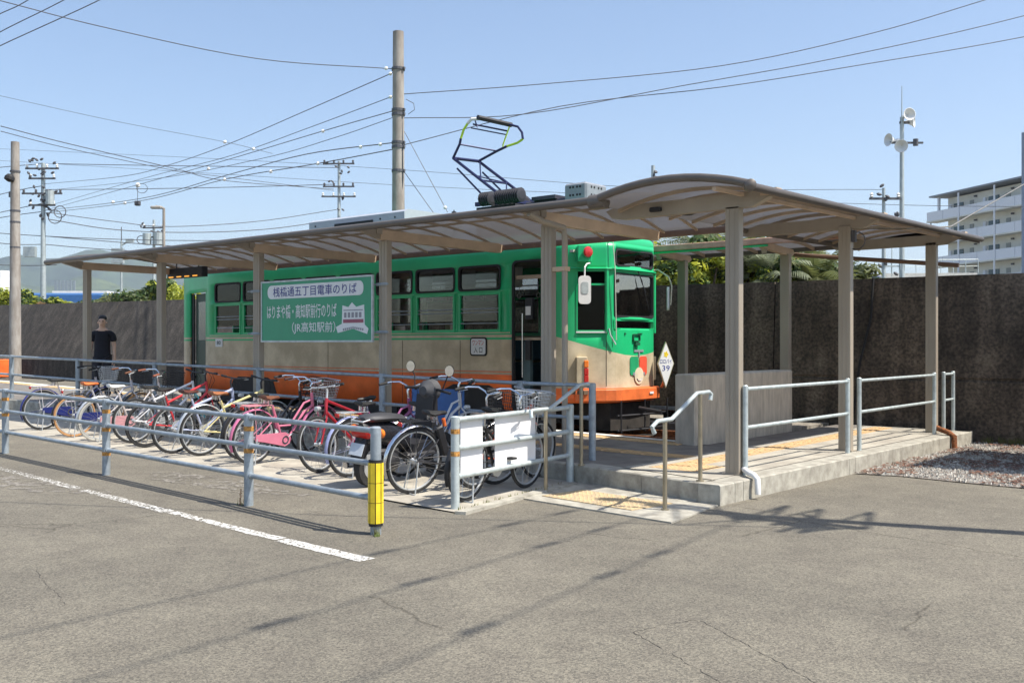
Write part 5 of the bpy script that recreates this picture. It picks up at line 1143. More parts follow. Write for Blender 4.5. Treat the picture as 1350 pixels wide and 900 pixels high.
for s in (1, -1):
    build('ear', MB().lathe([(.006, -.01), (.022, 0), (.006, .01)], (s*.085, -.005, 1.60), (1, 0, 0), 8), M_skin, pe, True, world=False)
    build('eye', MB().lathe([(.004, 0), (.012, .004), (.004, .008)], (s*.032, -.108, 1.625), (0, -1, 0), 8), M_hair, pe, True, world=False)
    build('shoe', MB().box((s*.115, -.05, .04), (.10, .27, .08), bev=.025), M_black, pe, world=False)
build('nose', MB().prism([(-.10, 1.62), (-.125, 1.58), (-.10, 1.575)], -.012, .012, 'yz'), M_skin, pe, world=False)
build('mouth', MB().box((0, -.103, 1.545), (.045, .01, .008)), mat('lips', (.4, .16, .12), .6), pe, world=False)
# ------------------------------------------------------------------ gravel and leaf litter by the wall
M_stone = mat('pale_gravel', (.50, .48, .43), .9, var=.3, scale=9, alt=(.24, .22, .19))
M_leaf = mat('dry_leaf', (.19, .115, .075), .85, var=.4, scale=12, alt=(.14, .06, .04))
M_grav = mat('gravel_bed_soil', (.26, .22, .19), .95, var=.5, scale=30, bump=1, bscale=60)
gp = [(.36, 2.35), (.9, 2.45), (1.6, 2.35), (2.6, 2.3), (6, 2.1), (6, 7.5), (.42, 7.5), (.40, 6)]
sheet('gravel_strip', gp, .010, M_grav)
def inpoly(x, y, P):
    c = False; j = len(P)-1
    for i in range(len(P)):
        if (P[i][1] > y) != (P[j][1] > y) and x < (P[j][0]-P[i][0])*(y-P[i][1])/(P[j][1]-P[i][1])+P[i][0]: c = not c
        j = i
    return c
g1, g2 = MB(), MB(); rg = random.Random(3); cnt = 0
while cnt < 9000:
    x, y = rg.uniform(.36, 3.4), rg.uniform(2.2, 7.4)
    if not inpoly(x, y, gp): continue
    cnt += 1; s = rg.uniform(.010, .028); a = rg.uniform(0, 6.28); nz_ = mnoise.noise(Vector((x*1.3, y*1.3, 0)))
    nz_ += .5*mnoise.noise(Vector((x*4.3, y*4.3, 5)))
    if nz_ > -.05 and rg.random() < .6:
        c_, s_ = math.cos(a), math.sin(a); s *= 1.5; t = rg.uniform(0, .02)
        g2.add([(x+s*c_, y+s*s_, .02+t), (x-s*.5*s_, y+s*.5*c_, .025), (x-s*c_, y-s*s_, .02+t), (x+s*.5*s_, y-s*.5*c_, .03)], [(0, 1, 2, 3)])
    else:
        vs = [(x+s*math.cos(a+q*2.09)*rg.uniform(.7, 1.2), y+s*math.sin(a+q*2.09)*rg.uniform(.7, 1.2), .01) for q in range(3)]+[(x, y, .012+s*.9)]
        g1.add(vs, [(0, 1, 3), (1, 2, 3), (2, 0, 3)])
o = build('gravel', g1, M_stone); o['kind'] = 'stuff'; tag(o, 'pale loose gravel between the platform end and the dark wall', 'gravel')
o = build('dry_leaves', g2, M_leaf); o['kind'] = 'stuff'; tag(o, 'reddish brown dry leaf litter on the gravel by the wall', 'leaf litter')
# weeds and moss along the wall foot and posts
M_grass = mat('weed_green', (.10, .14, .03), .8, var=.4, scale=15, alt=(.16, .14, .05))
g3 = MB()
def tuft(x, y, z, n, h):
    for _ in range(n):
        a = rg.uniform(0, 6.28); l_ = h*rg.uniform(.4, 1); b_ = rg.uniform(.1, .6)*l_; w = .004; dx, dy = math.cos(a), math.sin(a); x0, y0 = x+rg.uniform(-.03, .03), y+rg.uniform(-.03, .03)
        g3.add([(x0-dy*w, y0+dx*w, z), (x0+dy*w, y0-dx*w, z), (x0+dx*b_, y0+dy*b_, z+l_)], [(0, 1, 2)])
for _ in range(260): tuft(rg.uniform(.5, 4), 7.42+rg.uniform(-.25, .02), .01, 9, .13)
tuft(-1.12, -3.97, 0, 26, .09); tuft(-1.26, -3.85, 0, 14, .06); tuft(-3.22, -3.80, .01, 10, .10)
for _ in range(30): tuft(rg.uniform(-1.9, -1.3), rg.uniform(-2.7, -.6), .014, 0, .05)
for _ in range(40): k = rg.random(); tuft(-1.40+(-.33)*k, -2.74+2.1*k, .02, 3, .04)
o = build('weeds', g3, M_grass); o['kind'] = 'stuff'; tag(o, 'short green weeds along the foot of the wall and the posts', 'weeds')
mb = MB()
for k in range(14): mb.box((-3.22+rg.uniform(-.012, .012), -3.80, .01+k*.012), (.013, .009, .007), rg.uniform(0, 3))
single('rusty_chain', mb, M_rust, 'short rusty chain hanging at the foot of the third railing post', 'chain')

# ------------------------------------------------------------------ trees and bushes
def crown_mesh(name, m, n=2600, leaf=.09, clumps=14, seed=1, flat=1.0, blade=False, m2=None, thr=.0):
    r_ = random.Random(seed); mb = MB(); C = []
    for i in range(clumps):
        a = r_.uniform(0, 6.28); q = r_.random()**.5*.75; C.append((q*math.cos(a), q*math.sin(a), r_.uniform(-.55, .6)*flat, r_.uniform(.22, .45)))
    for _ in range(n):
        cx, cy, cz, cr_ = r_.choice(C); v = Vector((r_.gauss(0, 1), r_.gauss(0, 1), r_.gauss(0, 1))).normalized()*cr_*(r_.random()**.35)*r_.uniform(.8, 1.12)
        p = Vector((cx, cy, cz))+v; n_ = (v.normalized()+Vector((r_.gauss(0, .6), r_.gauss(0, .6), r_.gauss(.3, .6)))).normalized(); t = n_.orthogonal().normalized(); b_ = n_.cross(t); a = r_.uniform(0, 6.28); t, b_ = t*math.cos(a)+b_*math.sin(a), b_*math.cos(a)-t*math.sin(a)
        s = leaf*r_.uniform(.6, 1.4); w = s*(.22 if blade else .55)
        mi = 1 if (m2 and cx*3.1+cz*2 > thr and r_.random() < .75) else 0
        mb.add([p-t*s, p-b_*w, p+t*s, p+b_*w], [(0, 1, 2, 3)], mi)
    me = bpy.data.meshes.new(name); me.from_pydata(mb.v, [], mb.f); me.materials.append(m)
    if m2: me.materials.append(m2); me.polygons.foreach_set('material_index', mb.mi)
    return me
def leafmat(name, c, alt):
    m = mat(name, c, .6, var=.3, scale=3.5, alt=alt, altf=.8); n, l, b = nodes_of(m)
    tr = n.new('ShaderNodeBsdfTranslucent'); tr.inputs[0].default_value = (*[min(1, x*1.3) for x in c], 1); mx = n.new('ShaderNodeMixShader'); mx.inputs[0].default_value = .35
    o_ = [q for q in n if q.type == 'OUTPUT_MATERIAL'][0]; l.new(b.outputs[0], mx.inputs[1]); l.new(tr.outputs[0], mx.inputs[2]); l.new(mx.outputs[0], o_.inputs[0]); return m
L_dark = leafmat('leaf_dark', (.07, .12, .03), (.03, .055, .015)); L_lime = leafmat('leaf_lime', (.40, .42, .05), (.20, .25, .04)); L_olive = leafmat('leaf_olive', (.16, .18, .06), (.07, .08, .03)); L_rusty = leafmat('leaf_rusty', (.24, .14, .05), (.12, .08, .03)); L_grey = leafmat('leaf_grey', (.28, .31, .20), (.10, .12, .07))
M_bark = mat('bark', (.12, .085, .06), .9, var=.4, scale=12, bump=.6)
CR = {'lime': crown_mesh('crown', L_lime, seed=1, m2=L_dark, thr=.8), 'lime2': crown_mesh('crown', L_lime, seed=9, m2=L_olive), 'dark': crown_mesh('crown', L_dark, seed=2, m2=L_lime, thr=.6), 'olive': crown_mesh('crown', L_olive, seed=3, m2=L_dark), 'rusty': crown_mesh('crown', L_rusty, seed=4, m2=L_lime), 'grey': crown_mesh('crown', L_grey, seed=5, leaf=.14, blade=True, m2=L_olive, thr=.5)}
def bush(name, label, kind, loc, rx, rz_, z, group, trunk=True, rot=0, cat='bush'):
    t = thing(name, label, cat, (loc[0], loc[1], 0), rot, group)
    o = link_mesh('crown', CR[kind], t, (0, 0, z)); o.scale = (rx, rx*.9, rz_)
    mb = MB(); zb = z
    for k in range(5):
        a = k*1.3+rot; mb.tube([(0, 0, 0), (.08*math.cos(a)*rx, .08*math.sin(a)*rx, zb*.5), (.45*rx*math.cos(a), .45*rx*math.sin(a), zb+rz_*.3)], [.06+.02*rx, .05+.012*rx, .02], 6)
    build('trunk', mb, M_bark, t, world=False); return t
def cam_xy(px, D):
    t = (px-675)/1315; a = R(40.04); return (4.908+D*(t*math.cos(a)-math.sin(a)), -9.436+D*(t*math.sin(a)+math.cos(a)))
hd = {'lime': 'yellow-green leafy', 'lime2': 'pale yellow-green', 'dark': 'dark green', 'olive': 'olive green', 'rusty': 'reddish brown leaved', 'grey': 'grey-green spiky leaved'}
LB = [(-6, 48, 'dark', 1.6, 1.1, 3.7, 'behind the levee at the left frame edge'), (10, 46, 'lime', 1.3, .95, 3.9, 'just behind the thick left pole'), (36, 50, 'lime2', 1.7, 1.2, 3.9, 'right of the thick left pole'), (48, 47, 'rusty', 1.1, .8, 3.6, 'between the two left poles'), (72, 50, 'lime', 1.6, 1.0, 3.9, 'right of the thin left pole'), (88, 55, 'dark', 1.4, 1.0, 3.7, 'in front of the blue-roofed building'), (101, 50, 'rusty', 1.0, .7, 3.7, 'left of the leftmost canopy post'), (122, 52, 'olive', 1.6, 1.0, 3.8, 'right of the leftmost canopy post'), (141, 50, 'dark', 1.5, 1.1, 3.8, 'above the head of the waiting man'), (156, 48, 'grey', 1.2, .9, 3.9, 'under the lamp camera pole'), (171, 50, 'dark', 1.5, 1.1, 3.9, 'middle of the gap between the first two posts'), (186, 47, 'olive', 1.4, 1.0, 4.0, 'left of the second canopy post'), (203, 47, 'rusty', 1.2, .9, 3.8, 'hidden partly by the second canopy post'), (218, 44, 'olive', 1.2, 1.1, 3.6, 'right of the second canopy post'), (229, 42, 'lime', 1.3, 1.25, 3.9, 'directly left of the tram rear'), (246, 45, 'lime2', 1.5, 1.2, 3.7, 'seen through the rear of the tram')]
for i, (px, D, k, rx, rz_, z, where) in enumerate(LB):
    x, y = cam_xy(px, D); bush('bush', '%s bush beyond the levee wall, %s' % (hd[k], where), k, (x, y), rx, rz_, z-(.75 if 30 < px < 165 else .55), 'bushes beyond the levee wall', rot=i*1.1)
RB = [(880, 22, 'lime', 1.1, .8, 3.2, 'left of the far canopy post'), (905, 25, 'dark', 1.6, 1.1, 3.5, 'just behind the far canopy eave'), (922, 22, 'lime', 1.0, .75, 3.1, 'right of the first far post'), (945, 23, 'olive', 1.2, .9, 3.4, 'left of the corner post'), (978, 24, 'dark', 1.5, 1.1, 3.5, 'right behind the corner post'), (1004, 23, 'rusty', .9, .8, 3.2, 'between the corner post and second far post'), (1022, 22, 'lime', .7, .6, 3.1, 'low beside the second far post'), (1062, 23, 'olive', 1.3, .85, 3.1, 'right of the second far post'), (1095, 25, 'grey', 1.4, .8, 3.1, 'left of the right middle post'), (1108, 28, 'olive', 1.3, .7, 3.1, 'behind the right middle post')]
for i, (px, D, k, rx, rz_, z, where) in enumerate(RB):
    x, y = cam_xy(px, D); bush('bush', '%s bush over the right wall, %s' % (hd[k], where), k, (x, y), rx, rz_, z-.1, 'bushes over the right wall', rot=i*.9)
for i, (px, where) in enumerate(((1160, 'below the white dome'), (1255, 'right of the last canopy post'), (1285, 'under the last balcony'))):
    x, y = cam_xy(px, 30); bush('bush', 'thin yellow shrub tops over the right wall, %s' % where, 'lime2', (x, y), .9 if i else .5, .45, 3.1 if i else 2.9, 'yellow shrub tops', rot=i)
# cycads / palms with long fronds
fr_ = MB()
def frond(mb, o, a, el, L, droop, n=11):
    p = Vector(o); d = Vector((math.cos(a)*math.cos(el), math.sin(a)*math.cos(el), math.sin(el))); st = L/n; side = Vector((-math.sin(a), math.cos(a), 0)); pts = [p.copy()]
    for i in range(n): d = (d+Vector((0, 0, -droop))).normalized(); p = p+d*st; pts.append(p.copy())
    mb.tube(pts, [.012*(1-i/(n+1)) for i in range(n+1)], 3, cap=False)
    for i in range(1, n+1):
        l_ = .42*math.sin(math.pi*(i+1.5)/(n+3)); dd = (pts[i]-pts[i-1]).normalized()
        for s in (-1, 1):
            for h in (0, .5):
                q = pts[i]-dd*st*h; e = q+side*s*l_+dd*l_*.6+Vector((0, 0, -.08-l_*.25)); w = dd*.022; mb.add([q-w, q+w, e], [(0, 1, 2)])
def palm(px, D, z, L, label, m, seed):
    x, y = cam_xy(px, D); t = thing('palm', label, 'palm', (x, y, 0), 0, 'palms over the right wall'); r_ = random.Random(seed); mb = MB()
    for i in range(24): frond(mb, (0, 0, z), i*2.4+r_.uniform(-.2, .2), R(r_.uniform(5, 80)), L*r_.uniform(.8, 1.1), r_.uniform(.08, .16))
    build('fronds', mb, m, t, world=False); mb = MB(); mb.tube([(0, 0, 0), (.05, 0, z*.5), (0, 0, z+.05)], [.2, .17, .13], 8); build('trunk', mb, M_bark, t, world=False)
palm(925, 27, 4.1, 1.9, 'tall pale palm showing above the far canopy eave, left of the corner post', L_grey, 1); palm(958, 26, 3.9, 1.7, 'pale palm close to the left side of the corner post', L_grey, 2); palm(1015, 22, 2.95, 1.1, 'spiky grey-green palm between the corner post and the second far post', L_grey, 3); palm(1075, 22, 2.85, 1.15, 'wide drooping palm just right of the second far post', L_olive, 4); palm(1102, 26, 2.9, 1.1, 'low palm left of the right middle post', L_olive, 5)
palm(995, 24, 3.5, 1.5, 'dark palm right behind the corner post', L_olive, 6)

# ------------------------------------------------------------------ poles
M_pole = mat('pole_concrete', (.36, .335, .30), .85, var=.15, scale=5, alt=(.25, .22, .19), bump=.2, stretch=(1, 1, .3)); M_poleg = mat('pole_galv', (.45, .50, .50), .5, metal=.4)
M_ins = mat('white_porcelain', (.8, .8, .78), .25, var=.03); M_hw = mat('line_hardware', (.09, .09, .10), .6)
mb = MB(); M0 = (-11.91, 6.5)
mp = thing('catenary_pole', 'tall grey concrete pole rising behind the tram, strung with many wires', 'utility pole', (M0[0], M0[1], 0))
build('pole', MB().tube([(*M0, 0), (*M0, 4.6), (*M0, 8.76)], [.17, .145, .125], 16), M_pole, mp, True)
for z in (7.9, 6.95, 6.85, 6.2, 6.1, 5.55):
    mb = MB(); mb.tube([(*M0, z-.03), (*M0, z+.03)], .155, 14); mb.box((M0[0]-.16, M0[1], z), (.06, .05, .05)); mb.box((M0[0]+.16, M0[1]+.02, z), (.06, .05, .05)); build('band', mb, M_hw, mp)
mb = MB(); mb.tube([(M0[0]+.15, M0[1]+.1, 7.2), (M0[0]+.3, M0[1]+.2, 7.1), (M0[0]+.33, M0[1]+.2, 6.95), (M0[0]+.2, M0[1]+.12, 6.85)], .008, 4); mb.tube([(M0[0]+.12, M0[1], 6.9), (M0[0]+.16, M0[1], 5.4), (M0[0]+.12, M0[1], 5.0)], .014, 4); build('jumper_cable', mb, M_hw, mp)
Q0 = cam_xy(20, 35.5)
lp = thing('thick_pole', 'thick tan concrete pole standing on the platform end at far left', 'utility pole', (Q0[0], Q0[1], 0))
build('pole', MB().tube([(*Q0, 0), (*Q0, 8.75)], [.21, .14], 16), M_pole, lp, True)
mb = MB(); [mb.tube([(*Q0, z-.03), (*Q0, z+.03)], .175, 12) for z in (7.7, 6.3, 5.9, 5.0)]; mb.box((Q0[0]-.2, Q0[1], 6.9), (.2, .2, .2)); build('band', mb, M_hw, lp)
mb = MB(); mb.lathe([(.10, 0), (.17, .1), (.17, .2), (.05, .26)], (Q0[0]+.1, Q0[1]-.2, 7.55), (0, -.3, -1), 12); build('lamp', mb, M_black, lp)
mb = MB(); mb.lathe([(.05, 0), (.1, .1), (.05, .2)], (Q0[0]-.2, Q0[1], 6.5), (0, 0, 1), 8); build('insulator', mb, M_ins, lp)
mb = MB(); x, y = cam_xy(4, 37); mb.b2((x-.6, y-.3, .35), (x+.3, y+.3, 1.0), bev=.02); single('orange_barrier', mb, M_orange, 'orange box barrier at the left frame edge beside the thick pole', 'barrier')
def dpole(label, px, D, ztop, arms, gear=(), r0=.16, m=None, name='utility_pole', group='distant utility poles', az=None):
    x, y = cam_xy(px, D); t = thing(name, label, 'utility pole', (x, y, 0), R(40), group)
    build('pole', MB().tube([(0, 0, 0), (0, 0, ztop)], [r0, r0*.62], 10), m or M_poleg, t, True, world=False)
    for z, w in arms:
        a = build('crossarm', MB().box((0, -.15, z), (w, .09, .10)), M_hw, t, world=False)
        n_ = max(2, int(w/.5))
        for i in range(n_): build('insulator', MB().lathe([(.03, 0), (.09, .05), (.05, .1), (.09, .15), (.03, .22)], (-w/2+.1+i*(w-.2)/(n_-1), -.15, z+.05), (0, 0, 1), 7), M_ins if (int(z*10) % 2) else M_hw, a, world=False)
    for g_ in gear:
        if g_[0] == 'can': mb = MB(); mb.lathe([(.05, 0), (g_[3], .03), (g_[3], g_[4]-.03), (.05, g_[4])], (g_[1], -.2, g_[2]), (0, 0, 1), 12); build('transformer', mb, M_poleg, t, world=False)
        if g_[0] == 'coil': mb = MB(); mb.tube([(g_[1]+g_[3]*math.cos(R(a_)), -.2, g_[2]+g_[3]*math.sin(R(a_))) for a_ in range(0, 360, 24)], .03, 5, closed=True); build('cable_coil', mb, M_hw, t, world=False)
        if g_[0] == 'box': mb = MB(); mb.box((g_[1], -.2, g_[2]), (g_[3], .3, g_[4])); build('box', mb, M_poleg, t, world=False)
        if g_[0] == 'bits':
            r_ = random.Random(int(g_[1]*10))
            for _ in range(g_[3]): mb = MB(); mb.lathe([(.02, -.12), (.07, -.05), (.07, .05), (.02, .12)], (r_.uniform(-g_[2], g_[2]), -.2+r_.uniform(-.1, .1), g_[1]+r_.uniform(-.7, .7)), (r_.uniform(-1, 1), 0, r_.uniform(-1, 1)), 6); build('line_fitting', mb, M_hw, t, world=False)
    return t
dpole('slender pole crowded with crossarms and fittings, second pole from the left', 57, 60, 12.45, ((12.1, 2.0), (11.5, 1.6), (10.6, 2.4), (9.9, 1.6)), (('bits', 12.0, .9, 14), ('bits', 10.4, .9, 12), ('bits', 9.2, .5, 6), ('coil', .8, 9.2, .4, 0), ('coil', 1.1, 9.5, .35, 0), ('box', -.7, 7.1, .7, .6), ('can', .5, 9.9, .25, .9)), .19)
dpole('distant pole with two crossarms of dark insulators, left of the tall tram pole', 447, 70, 14.4, ((14.2, 2.2), (12.6, 2.2), (11.9, 2.4)), (('bits', 13.6, .9, 8), ('bits', 11.5, .4, 4)))
dpole('distant pole with two pale transformers, left of the street lamp', 203, 75, 10.9, ((10.3, 1.6), (9.6, 1.4)), (('can', .4, 9.0, .35, 1.0), ('can', -.45, 9.0, .32, .9), ('bits', 10, .9, 10), ('coil', -.9, 9.4, .3, 0)))
t = dpole('slim galvanised camera pole with a square box, above the first canopy bay', 160, 65, 8.3, (), (('box', -.15, 7.3, .75, .95),), .10)
build('antenna', MB().tube([(0, 0, 8.3), (0, 0, 9.2)], .03, 5), M_hw, t, world=False); mb = MB(); mb.tube([(0, 0, 8.0), (.5, -.1, 8.25)], .05, 6); mb.box((.6, -.1, 8.3), (.5, .2, .22)); build('camera', mb, M_poleg, t, world=False)
t = dpole('plain street lamp post with a short drooping head, above the second canopy post', 216, 60, 9.75, (), (), .13, M_pole, 'street_lamp', None)
mb = MB(); mb.tube([(0, 0, 9.7), (-.15, 0, 9.8), (-.5, 0, 9.85)], .08, 6); mb.box((-.45, 0, 9.78), (.65, .3, .16), bev=.04); build('lamp_head', mb, M_pole, t, world=False); t['category'] = 'street lamp'
t = dpole('grey pole stub carrying small fittings, just above the arched canopy front', 861, 60, 12.3, (), (('bits', 11.6, .2, 6),), .18, M_poleg)
t = dpole('small pole head with a lamp arm, poking over the arched canopy', 813, 70, 12.4, (), (('box', .5, 12.5, .9, .25),), .14)
t = dpole('slim pole with two short dark crossarms, left of the loudspeaker mast', 1165, 45, 8.6, ((8.1, 1.4), (6.9, 1.6)), (('bits', 8.0, .6, 5), ('bits', 6.9, .7, 5), ('bits', 4.6, .6, 4)), .12)
# loudspeaker mast
x, y = cam_xy(1189, 45); sm_t = thing('speaker_mast', 'tall galvanised mast with four white horn loudspeakers, left of the apartment block', 'speaker mast', (x, y, 0), R(40))
build('pole', MB().tube([(0, 0, 0), (0, 0, 11.8), (0, 0, 11.81), (0, 0, 13.2)], [.14, .09, .03, .015], 10), M_poleg, sm_t, True, world=False)
for (dx, dy, z, ax) in ((.18, -.1, 11.75, (.1, -1, 0)), (.32, .1, 11.5, (1, -.6, .0)), (-.42, -.05, 10.0, (-1, -.35, 0)), (-.12, -.3, 9.75, (-.5, -1, -.25))):
    zz = {11.75: 11.85, 11.5: 11.6, 10.0: 10.75, 9.75: 10.45}[z]; mb = MB(); mb.lathe([(.06, -.35), (.09, -.3), (.09, -.2), (.05, -.15), (.10, 0), (.18, .15), (.29, .26), (.27, .265), (.1, .1), (.04, .0)], (dx, dy, zz), ax, 16); build('horn_speaker', mb, M_ins, sm_t, True, world=False)
mb = MB(); mb.b2((-.55, -.05, 10.6), (.95, .05, 10.68)); mb.b2((-.1, -.06, 11.5), (.4, .06, 11.6)); mb.lathe([(.12, 0), (.12, .3)], (.6, -.05, 10.5), (0, 0, 1), 8); build('bracket', mb, M_hw, sm_t, world=False)
mb = MB(); mb.b2((-.1, -.1, 4.9), (.1, .1, 5.3)); mb.b2((-.9, -.04, 5.05), (.1, .04, 5.11)); [mb.tube([(q, 0, 4.6), (q, 0, 6.2 if q < -.5 else 5.9)], .02, 5) for q in (-.85, -.45)]; build('antenna', mb, M_poleg, sm_t, world=False)
# the pole outside the frame on the right whose shadow and whose wires' shadows cross the car park
P0 = (5.75, .48)
rp = thing('roadside_pole', 'concrete roadside pole with a wide crossarm, standing just outside the right frame edge', 'utility pole', (P0[0], P0[1], 0))
build('pole', MB().tube([(*P0, 0), (*P0, 8.9)], [.13, .08], 14), M_pole, rp, True)
ca = build('crossarm', MB().b2((P0[0]-1.1, P0[1]-.05, 8.7), (P0[0]+1.1, P0[1]+.05, 8.8)), M_hw, rp); ca2 = build('crossarm', MB().b2((P0[0]-.9, P0[1]-.05, 8.0), (P0[0]+.9, P0[1]+.05, 8.1)), M_hw, rp)
mb = MB(); [mb.lathe([(.05, 0), (.12, .08), (.06, .16), (.12, .24), (.05, .34)], (P0[0]+q, P0[1], 8.8), (0, 0, 1), 8) for q in (-1, -.45, .45, 1)]; build('insulator', mb, M_ins, ca)
mb = MB(); rq = random.Random(5)
for _ in range(10): a, z = rq.uniform(-1, 1), rq.uniform(7.9, 8.9); mb.tube([(P0[0]+a, P0[1]+rq.uniform(-.3, .3), z), (P0[0]+a*.5, P0[1]+rq.uniform(-.9, .9), z-.5+rq.uniform(0, .4)), (P0[0]+a*.2, P0[1], z-.6)], .03, 4)
build('jumper_cable', mb, M_hw, rp)
for i, (q, z) in enumerate(((-.95, 9.0), (-.35, 8.9), (.5, 9.05))):
    pts = [(P0[0]+q+.055*s*i, P0[1]-s, z-.35*math.sin(math.pi*s/40)) for s in (0, 3, 6, 10, 15, 22, 30, 40)]
    w_ = thing('overhead_wire', 'overhead line from the roadside pole over the car park, %s' % ('nearest the tram stop', 'middle of three', 'farthest from the tram stop')[i], 'wire', pts[0])
    build('wire', MB().tube(pts, .0105, 5), M_hw, w_)
    for j, s in enumerate((.8, 1.6, 3.1, 4.3)[:3+(i % 2)]):
        s = s+.5*i; mb = MB(); mb.lathe([(.015, -.16), (.028, -.13), (.028, .13), (.015, .16)], (P0[0]+q+.055*s*i, P0[1]-s, z-.02*s), (0, 1, 0), 8); build('wire_clamp', mb, M_hw, w_)
w_ = MB().tube([(P0[0]-.2, P0[1]-.4, 6.2), (1.47, -2.39, 6.0), (-1.79, -4.27, 6.0), (-20, -14.8, 6.6), (-40, -26, 8)], .011, 5); single('overhead_wire', w_, M_hw, 'low overhead cable from the roadside pole across the car park to the left', 'wire')
# unseen hut beyond the right frame edge, added to shade the gravel
ht = thing('shadow_hut', 'unseen grey hut added to cast a shadow on the gravel, outside the right frame', 'hut', (3.6, 5.1, 0))
build('wall', MB().b2((2.35, 4.1, 0), (4.8, 6.3, 2.5)), M_conc, ht); build('roof', MB().b2((2.2, 3.95, 2.5), (4.95, 6.45, 2.62)), M_galv, ht); build('door', MB().b2((3.2, 4.06, .05), (4.1, 4.098, 2.1)), M_galvlt, ht)

